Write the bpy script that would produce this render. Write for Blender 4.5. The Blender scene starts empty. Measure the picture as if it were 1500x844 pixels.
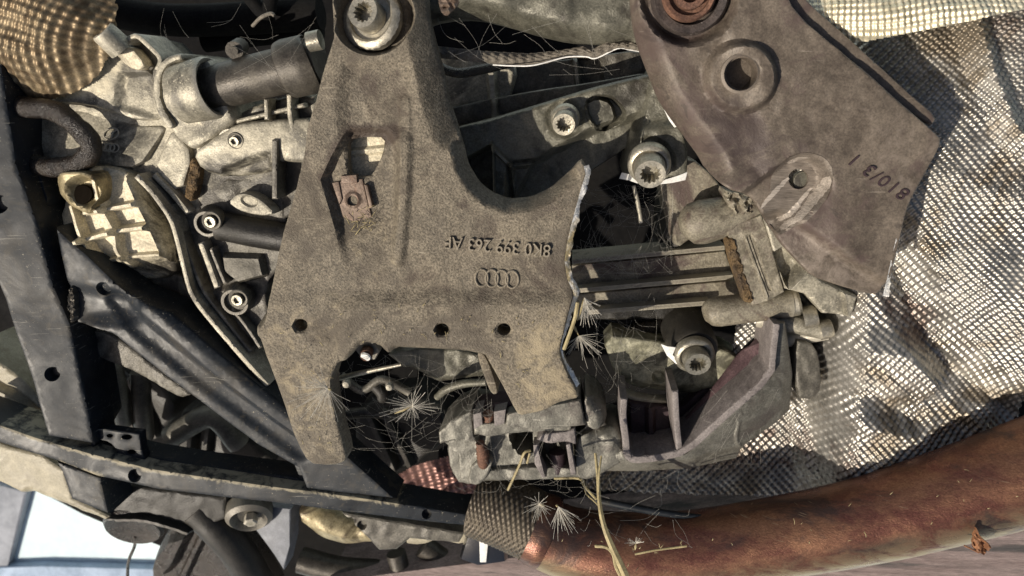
import bpy, bmesh, math, random
import numpy as np
from mathutils import Vector, Matrix, noise as mnoise
from mathutils.geometry import delaunay_2d_cdt

random.seed(7)
rng = np.random.default_rng(7)
SC = bpy.context.scene
COL = SC.collection

# ------------------------------------------------------------------ camera
# An overturned car: its underside lies level and faces up; the camera looks down on it.
H = 1.0                       # camera height in metres above z = 0
F = 1087.0                    # focal length in pixels of a 1500 px wide picture
n_ = Vector((0.088, 0.265, 0.96)).normalized()      # world-down in camera axes (right, up, forward)
cr = Vector((math.sqrt(1 - n_.x ** 2), 0, -n_.x))
ax_ = -n_.x * n_.y / math.sqrt(1 - n_.x ** 2)
cu = Vector((ax_, math.sqrt(1 - ax_ ** 2 - n_.y ** 2), -n_.y))
cb = cr.cross(cu)
cam_d = bpy.data.cameras.new('camera')
cam = bpy.data.objects.new('camera', cam_d)
COL.objects.link(cam)
cam.matrix_world = Matrix(((cr.x, cu.x, cb.x, 0), (cr.y, cu.y, cb.y, 0), (cr.z, cu.z, cb.z, H), (0, 0, 0, 1)))
cam_d.sensor_width = 36.0
cam_d.lens = 36.0 * F / 1500.0
cam_d.clip_start = 0.01
cam_d.clip_end = 100.0
cam_d.dof.use_dof = True
cam_d.dof.focus_distance = 0.44
cam_d.dof.aperture_fstop = 10.0
SC.camera = cam

# ------------------------------------------------------------------ sky, sun, exposure
SUN = Vector((-0.60, -0.36, 0.82)).normalized()     # towards the sun
W_ = bpy.data.worlds.new('World')
SC.world = W_
W_.use_nodes = True
wn = W_.node_tree
sky = wn.nodes.new('ShaderNodeTexSky')
sky.sky_type = 'NISHITA'
sky.sun_disc = False
sky.dust_density = 4.0
sky.ozone_density = 0.4
sky.sun_elevation = math.asin(SUN.z)
sky.sun_rotation = math.atan2(SUN.x, SUN.y)
bg = wn.nodes['Background']
bg.inputs['Strength'].default_value = 0.065
wn.links.new(sky.outputs[0], bg.inputs['Color'])
sd = bpy.data.lights.new('sun', 'SUN')
sd.energy = 4.4
sd.angle = math.radians(0.5)
sd.color = (1.0, 0.905, 0.775)
so = bpy.data.objects.new('sun', sd)
COL.objects.link(so)
so.location = SUN * 5
so.rotation_euler = SUN.to_track_quat('Z', 'Y').to_euler()
SC.view_settings.view_transform = 'Standard'
SC.view_settings.look = 'None'
SC.view_settings.gamma = 1.0
SC.view_settings.use_curve_mapping = False
SC.view_settings.exposure = 0.18
SC.cycles.use_denoising = True
SC.cycles.max_bounces = 6


# ------------------------------------------------------------------ geometry helpers
def W(u, v, z):
    """point at height z seen at picture position u, v (1500 x 844)"""
    d = cr * ((u - 750) / F) + cu * ((422 - v) / F) - cb
    t = (H - z) / -d.z
    return Vector((d.x * t, d.y * t, z))


_cr, _cu, _cb = np.array(cr), np.array(cu), np.array(cb)


def WA(P, z):
    d = np.outer((P[:, 0] - 750) / F, _cr) + np.outer((422 - P[:, 1]) / F, _cu) - _cb
    t = (H - z) / -d[:, 2]
    return np.stack([d[:, 0] * t, d[:, 1] * t, np.full(len(P), z)], 1)


def pxm(u, v, z):
    """metres for one picture pixel there"""
    return (W(u + 1, v, z) - W(u, v, z)).length


def finish(o, label=None, cat=None, group=None, kind=None):
    if label: o['label'] = label
    if cat: o['category'] = cat
    if group: o['group'] = group
    if kind: o['kind'] = kind
    return o


def thing(name, loc, label, cat, group=None):
    o = bpy.data.objects.new(name, None)
    o.empty_display_size = 0.01
    COL.objects.link(o)
    o.location = loc
    o['_loc'] = list(loc)
    return finish(o, label, cat, group)


def obj(name, verts, faces, mat, parent=None, sharp=35, smooth=True):
    V = np.asarray(verts, dtype=float)
    if parent is not None:
        loc = np.array(parent['_loc'])
    else:
        loc = np.array([V[:, 0].mean(), V[:, 1].mean(), V[:, 2].min()])
    me = bpy.data.meshes.new(name)
    me.from_pydata((V - loc).tolist(), [], faces if isinstance(faces, list) else faces.tolist())
    me.validate()
    if smooth:
        me.polygons.foreach_set('use_smooth', [True] * len(me.polygons))
        if sharp:
            me.set_sharp_from_angle(angle=math.radians(sharp))
    me.materials.append(mat)
    o = bpy.data.objects.new(name, me)
    COL.objects.link(o)
    o['_loc'] = loc.tolist()
    if parent is not None:
        o.parent = parent
    else:
        o.location = loc
    return o


def chaikin(p, n=2, closed=True):
    p = [np.array(q[:2], float) for q in p]
    for _ in range(n):
        out = []
        m = len(p)
        rngi = range(m) if closed else range(m - 1)
        if not closed: out.append(p[0])
        for i in rngi:
            a, b = p[i], p[(i + 1) % m]
            out += [a * .78 + b * .22, a * .22 + b * .78]
        if not closed: out.append(p[-1])
        p = out
    return np.array(p)


def resample(p, step, closed=True):
    p = np.asarray(p, float)
    if closed: p = np.vstack([p, p[:1]])
    seg = np.linalg.norm(np.diff(p, axis=0), axis=1)
    out = []
    for i in range(len(seg)):
        k = max(1, int(round(seg[i] / step)))
        for j in range(k):
            out.append(p[i] + (p[i + 1] - p[i]) * j / k)
    if not closed: out.append(p[-1])
    o = np.array(out)
    keep = [0]
    for i in range(1, len(o)):
        if np.linalg.norm(o[i] - o[keep[-1]]) > step * .35: keep.append(i)
    return o[keep]


def segdist(P, pts, closed=False):
    pts = np.asarray(pts, float)
    if closed: pts = np.vstack([pts, pts[:1]])
    d = np.full(len(P), 1e9)
    for a, b in zip(pts[:-1], pts[1:]):
        ab = b - a
        L = ab @ ab
        if L < 1e-9: continue
        t = np.clip(((P - a) @ ab) / L, 0, 1)
        d = np.minimum(d, np.linalg.norm(P - (a + t[:, None] * ab), axis=1))
    return d


def inside(P, poly):
    poly = np.asarray(poly, float)
    r = np.zeros(len(P), bool)
    x, y = P[:, 0], P[:, 1]
    q = np.roll(poly, -1, axis=0)
    for (x1, y1), (x2, y2) in zip(poly, q):
        if y1 == y2: continue
        c = ((y1 > y) != (y2 > y)) & (x < (x2 - x1) * (y - y1) / (y2 - y1) + x1)
        r ^= c
    return r


def sst(x):
    x = np.clip(x, 0, 1)
    return x * x * (3 - 2 * x)


def circ(c, r, n=20, ry=None, rot=0):
    ry = ry or r
    out = []
    for i in range(n):
        a = 2 * math.pi * i / n
        x, y = r * math.cos(a), ry * math.sin(a)
        out.append((c[0] + x * math.cos(rot) - y * math.sin(rot), c[1] + x * math.sin(rot) + y * math.cos(rot)))
    return out


def heights(P, feats):
    h = np.zeros(len(P))
    for f in feats:
        k = f[0]
        if k == 'plat':
            d = segdist(P, f[1], True)
            d = np.where(inside(P, f[1]), d, -d)
            h += f[2] * sst((d + f[3] * .5) / f[3])
        elif k == 'ridge':
            d = segdist(P, chaikin([q[:2] for q in f[1]], 1, False))
            h += f[3] * (1 - sst((d - f[2] * .35) / (f[2] * .65)))
        elif k == 'boss':
            d = f[2] - np.linalg.norm(P - np.array(f[1]), axis=1)
            h += f[3] * sst((d + f[4] * .5) / f[4])
        elif k == 'edge':
            d = segdist(P, f[1])
            h -= f[3] * np.clip(1 - d / f[2], 0, 1) ** (f[4] if len(f) > 4 else 1.5)
        elif k == 'noise':
            am_ = f[2] if f[1] < 10 else min(f[2], .0009 if f[1] <= 20 else .0018)
            h += am_ * np.array([mnoise.fractal(Vector((p[0] / f[1], p[1] / f[1], 3.3)), 1.0, 2.0, 3) for p in P])
        elif k == 'fn':
            h += f[1](P[:, 0], P[:, 1])
    return h


def relief(name, outline, z, mat, parent=None, feats=(), holes=(), step=5.0, thick=0.01, smooth=2, rnd=(4, 0.0012),
           sharp=38, jag=0, grime_shade=()):
    ol = chaikin(outline, smooth) if smooth else np.array([q[:2] for q in outline], float)
    ol = resample(ol, step)
    if jag:
        ol = ol + rng.normal(0, jag, ol.shape)
    hl = [resample(np.array(q, float), min(step, 4)) for q in holes]
    lo, hi = ol.min(0), ol.max(0)
    gx = np.arange(lo[0] + step * .5, hi[0], step)
    gy = np.arange(lo[1] + step * .5, hi[1], step * .87)
    G = []
    for j, y in enumerate(gy):
        G.append(np.stack([gx + (step * .5 if j % 2 else 0), np.full(len(gx), y)], 1))
    G = np.vstack(G) if G else np.zeros((0, 2))
    lines = []                          # feature lines become constrained edges, so steps and ribs stay crisp
    for f in feats:
        if f[0] == 'plat':
            r_ = resample(np.array([q[:2] for q in f[1]], float), step * .8)
            t = np.roll(r_, -1, 0) - np.roll(r_, 1, 0)
            nn = np.stack([t[:, 1], -t[:, 0]], 1) / (np.linalg.norm(t, axis=1)[:, None] + 1e-9)
            s = f[3] * .5
            lines += [(r_ + nn * s, True), (r_ - nn * s, True)]
            if f[3] > step * 2: lines.append((r_, True))
        elif f[0] == 'guide':
            lines.append((resample(np.array(f[1], float), step * .8, False), False))
        elif f[0] == 'edge':
            r_ = resample(np.array([q[:2] for q in f[1]], float), step * .8, False)
            t = np.gradient(r_, axis=0)
            nn = np.stack([t[:, 1], -t[:, 0]], 1) / (np.linalg.norm(t, axis=1)[:, None] + 1e-9)
            lines += [(r_ + nn * s * f[2], False) for s in (1, -1, .6, -.6)]
        elif f[0] == 'boss':
            for rr in (f[2] - f[4] * .5, f[2], f[2] + f[4] * .5):
                if rr > 1: lines.append((np.array(circ(f[1], rr, max(12, int(rr * 6.3 / (step * .8))))), True))
        elif f[0] == 'ridge':
            r_ = resample(chaikin([q[:2] for q in f[1]], 1, False), step * .8, False)
            if len(r_) > 2:
                t = np.gradient(r_, axis=0)
                nn = np.stack([t[:, 1], -t[:, 0]], 1) / (np.linalg.norm(t, axis=1)[:, None] + 1e-9)
                for s in (.35, .67, 1.0):
                    lines += [(r_ + nn * s * f[2], False), (r_ - nn * s * f[2], False)]
    def clear(A, dmin):
        if not len(A): return A
        k = inside(A, ol) & (segdist(A, ol, True) > dmin)
        for q in hl:
            k &= ~inside(A, q) & (segdist(A, q, True) > dmin * .6)
        return A[k]
    def keep(A, dmin):
        k = inside(A, ol) & (segdist(A, ol, True) > dmin)
        for q in hl:
            k &= ~inside(A, q) & (segdist(A, q, True) > dmin * .6)
        return k
    G = clear(G, step * .55)
    if rnd[0] > 0:                      # inner rings for the rounded rim
        t = np.roll(ol, -1, 0) - np.roll(ol, 1, 0)
        nn = np.stack([t[:, 1], -t[:, 0]], 1) / (np.linalg.norm(t, axis=1)[:, None] + 1e-9)
        E0 = clear(np.vstack([ol + nn * s * q for s in (1, -1) for q in (rnd[0] * .4, rnd[0])]), rnd[0] * .3)
    else:
        E0 = np.zeros((0, 2))
    E, fe = [], []
    for A, cl_ in lines:
        k = keep(A, step * .3)
        ids = {}
        for i in range(len(A)):
            if k[i]:
                ids[i] = len(E); E.append(A[i])
        for i in range(len(A) if cl_ else len(A) - 1):
            j = (i + 1) % len(A)
            if i in ids and j in ids and np.linalg.norm(A[i] - A[j]) < step * 2.5: fe.append((ids[i], ids[j]))
    E = np.array(E).reshape(-1, 2)
    if len(E):                          # thin out loose points close to feature points
        cell = step * .7
        key = set(map(tuple, np.floor(E / cell).astype(int)))
        G = np.array([g for g in G if tuple(np.floor(g / cell).astype(int)) not in key]).reshape(-1, 2)
        E0 = np.array([g for g in E0 if tuple(np.floor(g / cell).astype(int)) not in key]).reshape(-1, 2)
    G = np.vstack([E0, G])
    loops = [ol] + hl
    pts, edges = [], []
    for L in loops:
        b = len(pts)
        pts += L.tolist()
        edges += [(b + i, b + (i + 1) % len(L)) for i in range(len(L))]
    nb_ = len(pts)
    edges += [(a_ + nb_, b_ + nb_) for a_, b_ in fe]
    pts += E.tolist() + G.tolist()
    r = delaunay_2d_cdt([Vector(p) for p in pts], edges, [], 0, 1e-4)
    P = np.array([v[:] for v in r[0]])
    T = np.array([f for f in r[2] if len(f) == 3])
    cen = P[T].mean(1)
    k = inside(cen, ol)
    for q in hl: k &= ~inside(cen, q)
    T = T[k]
    h = heights(P, feats)
    if rnd[0] > 0:
        d = segdist(P, ol, True)
        for q in hl: d = np.minimum(d, segdist(P, q, True) * 1.6)
        x = np.clip(1 - d / rnd[0], 0, 1)
        h -= rnd[1] * (1 - np.sqrt(1 - x * x))
    V = WA(P, z)
    V[:, 2] += h
    a = V[T[:, 1], :2] - V[T[:, 0], :2]
    b = V[T[:, 2], :2] - V[T[:, 0], :2]
    flip = a[:, 0] * b[:, 1] - a[:, 1] * b[:, 0] < 0
    T[flip] = T[flip][:, ::-1]
    ed = {}
    for t in T.tolist():
        for i in range(3):
            e = (t[i], t[(i + 1) % 3])
            if (e[1], e[0]) in ed: del ed[(e[1], e[0])]
            else: ed[e] = 1
    faces = T.tolist()
    N = len(V)
    idx, bot = {}, []
    zb = z - thick
    for e in ed:
        for q in e:
            if q not in idx:
                idx[q] = N + len(bot)
                bot.append([V[q, 0], V[q, 1], min(zb, V[q, 2] - .002)])
    for (p, q) in ed:
        faces.append([idx[p], idx[q], q, p])
    V = np.vstack([V, np.array(bot)])
    o = obj(name, V, faces, mat, parent, sharp)
    for kind in ('grease_shade', 'dusty'):    # where grime lies and shade is painted, as a mesh attribute the material reads
        gm = [q for q in grime_shade if q[0] == kind]
        if not gm or len(o.data.vertices) != len(V): continue
        val = np.zeros(len(P))
        for _, shape, amt, soft in gm:
            d = segdist(P, shape, len(shape) > 2)
            if len(shape) > 2: d = np.where(inside(P, shape), d, -d)
            else: d = soft * .5 - d
            val = np.maximum(val, amt * sst((d + soft * .5) / soft))
        full = np.r_[val, [val[q] for q in idx]]
        at = o.data.attributes.new(kind, 'FLOAT', 'POINT')
        at.data.foreach_set('value', full)
    return o


def prism(name, pts, z, thick, mat, parent=None, bevel=0.0008, smooth=0, tilt=None):
    """solid plate with bevelled rim; tilt(u, v) adds height to the top"""
    p = chaikin(pts, smooth) if smooth else np.array([q[:2] for q in pts], float)
    V = WA(p, z)
    if tilt is not None:
        V[:, 2] += np.array([tilt(*q) for q in p])
    bm = bmesh.new()
    top = [bm.verts.new(v) for v in V]
    botv = [bm.verts.new((v[0], v[1], v[2] - thick)) for v in V]
    n = len(top)
    ar = sum(V[i][0] * V[(i + 1) % n][1] - V[(i + 1) % n][0] * V[i][1] for i in range(n))
    if ar < 0: top.reverse(); botv.reverse()
    tf = bm.faces.new(top)
    bm.faces.new(botv[::-1])
    for i in range(n):
        bm.faces.new((botv[i], botv[(i + 1) % n], top[(i + 1) % n], top[i]))
    if bevel:
        try:
            bmesh.ops.bevel(bm, geom=list(tf.edges), offset=bevel, segments=2, affect='EDGES', profile=.6, clamp_overlap=True)
        except Exception:
            pass
    bmesh.ops.triangulate(bm, faces=[f for f in bm.faces if len(f.verts) > 4])
    bm.verts.index_update()
    Vv = [v.co[:] for v in bm.verts]
    Ff = [[v.index for v in f.verts] for f in bm.faces]
    bm.free()
    return obj(name, Vv, Ff, mat, parent, 30)


def spline(p, n):
    p = [np.array(q, float) for q in p]
    if len(p) < 3 or n <= 1: return np.array(p)
    q = [2 * p[0] - p[1]] + p + [2 * p[-1] - p[-2]]
    out = []
    for i in range(1, len(q) - 2):
        for j in range(n):
            t = j / n
            out.append(.5 * ((2 * q[i]) + (-q[i - 1] + q[i + 1]) * t + (2 * q[i - 1] - 5 * q[i] + 4 * q[i + 1] - q[i + 2]) * t * t
                             + (-q[i - 1] + 3 * q[i] - 3 * q[i + 1] + q[i + 2]) * t ** 3))
    out.append(p[-1])
    return np.array(out)


def tube_geo(P, r, segs=12, caps=True, rfun=None):
    P = np.asarray(P, float)
    n = len(P)
    R = np.full(n, r) if np.isscalar(r) else np.interp(np.linspace(0, 1, n), np.linspace(0, 1, len(r)), r)
    T = np.gradient(P, axis=0)
    T /= np.linalg.norm(T, axis=1)[:, None] + 1e-12
    a = np.array([0, 0, 1.0])
    if abs(T[0] @ a) > .9: a = np.array([1.0, 0, 0])
    N0 = a - T[0] * (a @ T[0])
    N0 /= np.linalg.norm(N0)
    V, Fc = [], []
    for i in range(n):
        N0 = N0 - T[i] * (N0 @ T[i])
        N0 /= np.linalg.norm(N0) + 1e-12
        B = np.cross(T[i], N0)
        for j in range(segs):
            t = 2 * math.pi * j / segs
            rr = R[i] if rfun is None else R[i] * rfun(i / (n - 1), t)
            V.append(P[i] + rr * (math.cos(t) * N0 + math.sin(t) * B))
    for i in range(n - 1):
        for j in range(segs):
            k = (j + 1) % segs
            Fc.append([i * segs + j, i * segs + k, (i + 1) * segs + k, (i + 1) * segs + j])
    if caps:
        Fc.append([j for j in range(segs)][::-1])
        Fc.append([(n - 1) * segs + j for j in range(segs)])
    return V, Fc


def tube(name, pts, r, mat, parent=None, n=6, segs=12, caps=True, rfun=None, sharp=45):
    """pts: (u, v, z) control points, r in picture pixels at the first point (or a list of radii)"""
    P = spline([W(*q) for q in pts], n)
    s = pxm(*pts[0])
    rr = r * s if np.isscalar(r) else [x * s for x in r]
    V, Fc = tube_geo(P, rr, segs, caps, rfun)
    return obj(name, V, Fc, mat, parent, sharp)


def strands(name, lines, r, mat, parent=None, segs=3):
    """many thin curved threads of one thing; lines of world points"""
    V, Fc = [], []
    for L in lines:
        v, f = tube_geo(L, r, segs, False)
        b = len(V)
        V += v
        Fc += [[q + b for q in x] for x in f]
    return obj(name, V, Fc, mat, parent, 0)


def frame(axis):
    a = Vector(axis).normalized()
    q = Vector((0, 0, 1)).rotation_difference(a)
    return q.to_matrix()


def lathe(name, prof, c, mat, parent=None, axis=(0, 0, 1), segs=28, sharp=35, rfun=None):
    """prof: (radius, height) in metres, from the bottom rim to the top centre"""
    M = frame(axis)
    V, Fc = [], []
    for i, (r, h) in enumerate(prof):
        for j in range(segs):
            t = 2 * math.pi * j / segs
            rr = r if rfun is None else r * rfun(i, j)
            V.append(Vector(c) + M @ Vector((rr * math.cos(t), rr * math.sin(t), h)))
    n = len(prof)
    for i in range(n - 1):
        for j in range(segs):
            k = (j + 1) % segs
            Fc.append([i * segs + j, i * segs + k, (i + 1) * segs + k, (i + 1) * segs + j])
    Fc.append([(n - 1) * segs + j for j in range(segs)])
    return obj(name, [v[:] for v in V], Fc, mat, parent, sharp)


# ------------------------------------------------------------------ materials
def nd(nt, t, **kw):
    n = nt.nodes.new(t)
    for k, v in kw.items():
        if hasattr(n, k): setattr(n, k, v)
        else: n.inputs[k].default_value = v
    return n


def ramp(nt, src, p0, p1, c0=0.0, c1=1.0):
    m = nd(nt, 'ShaderNodeMapRange', interpolation_type='SMOOTHSTEP')
    nt.links.new(src, m.inputs[0])
    for i, v in ((1, p0), (2, p1), (3, c0), (4, c1)): m.inputs[i].default_value = v
    return m.outputs[0]


def mixc(nt, fac, a, b, mode='MIX'):
    m = nd(nt, 'ShaderNodeMix', data_type='RGBA', blend_type=mode)
    for s, i in ((fac, 0), (a, 6), (b, 7)):
        if hasattr(s, 'links'): nt.links.new(s, m.inputs[i])
        elif isinstance(s, (int, float)): m.inputs[i].default_value = s
        else: m.inputs[i].default_value = (*s, 1)
    return m.outputs[2]


def dirty(name, c1, c2, speck=(.5, .46, .36), metallic=0.0, rough=.6, scale=1.0, speckle=.25, stain=None, stain_amt=0.0,
          grain=.35, bump=.5, bdist=.0006, stretch=None, spec=.4, dust=0.0, coat=0.0, rim=None, crust=None, grease_shade=None, dusty=None, scratch=None, blot=None):
    """grimy surface: two tones in patches, grain, bright specks, stains with shapes of their own and fine relief"""
    m = bpy.data.materials.new(name)
    m.use_nodes = True
    nt = m.node_tree
    bs = nt.nodes['Principled BSDF']
    tc = nd(nt, 'ShaderNodeTexCoord')
    co = tc.outputs['Object']
    if stretch:
        mp = nd(nt, 'ShaderNodeMapping')
        mp.inputs['Scale'].default_value = stretch[:3]
        if len(stretch) > 3: mp.inputs['Rotation'].default_value = (0, 0, stretch[3])
        nt.links.new(co, mp.inputs[0])
        co = mp.outputs[0]
    def nz(s, det=4, r=.6, dis=0.0):
        n = nd(nt, 'ShaderNodeTexNoise')
        n.inputs['Scale'].default_value = s * scale
        n.inputs['Detail'].default_value = det
        n.inputs['Roughness'].default_value = r
        n.inputs['Distortion'].default_value = dis
        nt.links.new(co, n.inputs['Vector'])
        return n.outputs['Fac']
    big, mid, fine = nz(28, 5, .65, .6), nz(160, 4, .6), nz(850, 3, .7)
    col = mixc(nt, ramp(nt, big, .35, .65), c1, c2)
    col = mixc(nt, ramp(nt, mid, .42, .68, 0, .45), col, tuple(min(1, x * 1.35) for x in c2))
    g = mixc(nt, ramp(nt, fine, .3, .7), (1 - grain,) * 3, (1 + grain,) * 3)
    col = mixc(nt, 1.0, col, g, 'MULTIPLY')
    rg = ramp(nt, big, .3, .7, max(.05, rough - .1), min(1, rough + .12))
    if stain:
        sfac = ramp(nt, nz(17, 6, .7, 1.2), .62 - stain_amt * .35, .74 - stain_amt * .25)
        col = mixc(nt, sfac, col, stain)
    if speckle > 0:
        sp = ramp(nt, nz(520, 5, .75), .70 - speckle * .16, .76 - speckle * .12)
        am = nd(nt, 'ShaderNodeMath', operation='MULTIPLY')
        nt.links.new(sp, am.inputs[0])
        nt.links.new(ramp(nt, nz(42, 3, .6), .42, .62, .12, .9), am.inputs[1])
        col = mixc(nt, am.outputs[0], col, speck)
        m2 = nd(nt, 'ShaderNodeMath', operation='MULTIPLY')
        m2.inputs[1].default_value = .3
        nt.links.new(am.outputs[0], m2.inputs[0])
        ad = nd(nt, 'ShaderNodeMath', operation='ADD', use_clamp=True)
        nt.links.new(rg, ad.inputs[0]); nt.links.new(m2.outputs[0], ad.inputs[1])
        rg = ad.outputs[0]
        if metallic > 0:
            mm = nd(nt, 'ShaderNodeMapRange')
            mm.inputs[3].default_value = metallic; mm.inputs[4].default_value = 0
            nt.links.new(am.outputs[0], mm.inputs[0])
            nt.links.new(mm.outputs[0], bs.inputs['Metallic'])
    elif metallic > 0:
        bs.inputs['Metallic'].default_value = metallic
    if rim:                         # bare metal where handling has polished the raised edges
        ge = nd(nt, 'ShaderNodeNewGeometry')
        pf = ramp(nt, ge.outputs['Pointiness'], .53, .60, 0, .7)
        col = mixc(nt, pf, col, rim)
    if blot:                        # oil drips and dark spatter
        bf = nd(nt, 'ShaderNodeMath', operation='MULTIPLY')
        nt.links.new(ramp(nt, nz(75, 5, .62, 1.6), .56, .68, 0, .75), bf.inputs[0])
        nt.links.new(ramp(nt, nz(12, 3, .6), .38, .62, .15, 1), bf.inputs[1])
        col = mixc(nt, bf.outputs[0], col, blot)
    if scratch:                     # scrapes in two directions
        for rot, sx in ((.9, 1.0), (-.45, .8), (1.9, 1.3)):
            mp_ = nd(nt, 'ShaderNodeMapping')
            mp_.inputs['Rotation'].default_value = (0, 0, rot)
            mp_.inputs['Scale'].default_value = (34 * sx, 900 * sx, 60)
            nt.links.new(tc.outputs['Object'], mp_.inputs[0])
            n_s = nd(nt, 'ShaderNodeTexNoise')
            n_s.inputs['Scale'].default_value = 1.0
            n_s.inputs['Detail'].default_value = 2
            nt.links.new(mp_.outputs[0], n_s.inputs['Vector'])
            sf_ = nd(nt, 'ShaderNodeMath', operation='MULTIPLY')
            nt.links.new(ramp(nt, n_s.outputs['Fac'], .69, .74, 0, .8), sf_.inputs[0])
            nt.links.new(ramp(nt, nz(22 + 9 * sx, 3, .6), .5, .62), sf_.inputs[1])
            col = mixc(nt, sf_.outputs[0], col, scratch)
    for an, cc, sc_n in (('grease_shade', grease_shade, 38), ('dusty', dusty, 75)):
        if cc:
            at = nd(nt, 'ShaderNodeAttribute', attribute_name=an)
            # noise pushes the border of the grime and painted shade in and out so that it breaks up
            sb_ = nd(nt, 'ShaderNodeMath', operation='ADD')
            nt.links.new(at.outputs['Fac'], sb_.inputs[0])
            nt.links.new(ramp(nt, nz(sc_n, 6, .72, .8), .25, .75, -.55, .35), sb_.inputs[1])
            mk = nd(nt, 'ShaderNodeMath', operation='MULTIPLY')
            nt.links.new(ramp(nt, sb_.outputs[0], .12, .75), mk.inputs[0])
            nt.links.new(ramp(nt, at.outputs['Fac'], 0, .15), mk.inputs[1])
            col = mixc(nt, mk.outputs[0], col, cc)
    if crust:                       # road-spray crust kept in the mesh attribute 'crust'
        at = nd(nt, 'ShaderNodeAttribute', attribute_name='crust')
        ml = nd(nt, 'ShaderNodeMath', operation='MULTIPLY')
        nt.links.new(at.outputs['Fac'], ml.inputs[0])
        nt.links.new(ramp(nt, nz(60, 6, .75, .8), .36, .56), ml.inputs[1])
        col = mixc(nt, ml.outputs[0], col, crust)
    nt.links.new(col, bs.inputs['Base Color'])
    nt.links.new(rg, bs.inputs['Roughness'])
    bs.inputs['Specular IOR Level'].default_value = spec
    if coat: bs.inputs['Coat Weight'].default_value = coat
    if bump > 0:
        s = nd(nt, 'ShaderNodeMath', operation='MULTIPLY_ADD')
        nt.links.new(mid, s.inputs[0]); s.inputs[1].default_value = .8; nt.links.new(fine, s.inputs[2])
        b = nd(nt, 'ShaderNodeBump')
        b.inputs['Strength'].default_value = bump
        b.inputs['Distance'].default_value = bdist
        nt.links.new(s.outputs[0], b.inputs['Height'])
        nt.links.new(b.outputs[0], bs.inputs['Normal'])
    return m


def plain(name, c, rough=.6, metallic=0.0, spec=.4):
    return dirty(name, c, tuple(x * .75 for x in c), tuple(min(1, x * 1.3) for x in c), metallic, rough, speckle=0, grain=.15, bump=.2, bdist=.0003, spec=spec)


M = {}
M['bracket'] = dirty('bracket_casting', (.115, .098, .072), (.178, .152, .112), (.40, .355, .26), .12, .6, speckle=.26, grain=.5, bump=.9,
                     bdist=.0008, stain=(.088, .073, .054), stain_amt=.45, rim=(.27, .235, .18), grease_shade=(.062, .046, .035), dusty=(.30, .250, .165), scratch=(.34, .30, .23), blot=(.062, .050, .038))
M['fragment'] = dirty('fragment_casting', (.082, .066, .051), (.126, .103, .080), (.32, .28, .22), .15, .52, speckle=.12, grain=.25, bump=.45,
                      bdist=.0005, stain=(.088, .064, .055), stain_amt=.4, rim=(.22, .185, .15), grease_shade=(.050, .036, .032), dusty=(.20, .165, .135), scratch=(.28, .24, .195), blot=(.055, .044, .036))
M['fresh'] = dirty('fresh_break', (.72, .70, .64), (.85, .83, .78), (.95, .95, .9), .2, .5, speckle=.4, grain=.25, bump=.8, bdist=.001,
                   stain=(.50, .40, .22), stain_amt=.25)
M['spot'] = dirty('machined_spot', (.105, .089, .072), (.175, .148, .122), (.42, .36, .30), .35, .42, speckle=.6, grain=.3, bump=.6, stretch=(.16, 2.2, 1, -.72))
M['scratch'] = dirty('scratch_glints', (.30, .262, .22), (.44, .39, .335), (.6, .55, .47), .4, .42, speckle=.5, grain=.35, bump=.5, stretch=(.16, 2.2, 1, -.72))
M['gear'] = dirty('gearbox_alloy', (.19, .176, .138), (.36, .332, .258), (.68, .62, .47), .25, .48, speckle=.85, grain=.3, bump=.45, bdist=.0005,
                  stain=(.095, .088, .072), stain_amt=.42, rim=(.46, .43, .36), grease_shade=(.040, .036, .029), dusty=(.52, .47, .35))
M['gear_bright'] = dirty('gearbox_alloy_sunlit', (.46, .41, .29), (.62, .56, .42), (.80, .75, .60), .1, .5, speckle=.5, grain=.28, bump=.6,
                         stain=(.24, .21, .15), stain_amt=.35, grease_shade=(.05, .044, .034))  # paler copy of the alloy, sunlight put into the colour
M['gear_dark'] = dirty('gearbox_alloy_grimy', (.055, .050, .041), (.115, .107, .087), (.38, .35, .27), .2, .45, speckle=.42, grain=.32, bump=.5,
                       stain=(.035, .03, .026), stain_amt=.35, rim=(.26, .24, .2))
M['olive'] = dirty('olive_casting', (.085, .081, .062), (.135, .129, .10), (.42, .39, .29), .25, .42, speckle=.35, grain=.28, bump=.5,
                   stain=(.042, .038, .030), stain_amt=.4, rim=(.22, .205, .16), grease_shade=(.028, .025, .02))
M['mount'] = dirty('mount_casting', (.145, .128, .094), (.245, .221, .168), (.55, .45, .23), .15, .5, speckle=.45, grain=.3, bump=.55,
                   stain=(.085, .06, .052), stain_amt=.45, grease_shade=(.040, .034, .028), blot=(.055, .044, .034), scratch=(.4, .37, .3), rim=(.34, .315, .25))
M['tray'] = dirty('carrier_casting', (.100, .096, .080), (.165, .159, .134), (.40, .37, .29), .3, .42, speckle=.4, grain=.25, bump=.5,
                  stain=(.088, .078, .068), stain_amt=.38, rim=(.27, .25, .21), grease_shade=(.045, .036, .035), scratch=(.36, .34, .29), blot=(.045, .038, .034))
M['tray_pink'] = dirty('carrier_rim', (.135, .118, .112), (.20, .178, .168), (.48, .42, .38), .1, .55, speckle=.2, grain=.25, bump=.5)
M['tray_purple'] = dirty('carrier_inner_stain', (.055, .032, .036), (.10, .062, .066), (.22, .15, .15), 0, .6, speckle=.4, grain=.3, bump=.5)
M['tray_dark'] = dirty('carrier_pocket', (.020, .012, .014), (.042, .025, .029), (.14, .09, .10), 0, .6, speckle=.3, grain=.3, bump=.5)  # purple casting colour darkened to carry the pockets' shade
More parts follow.
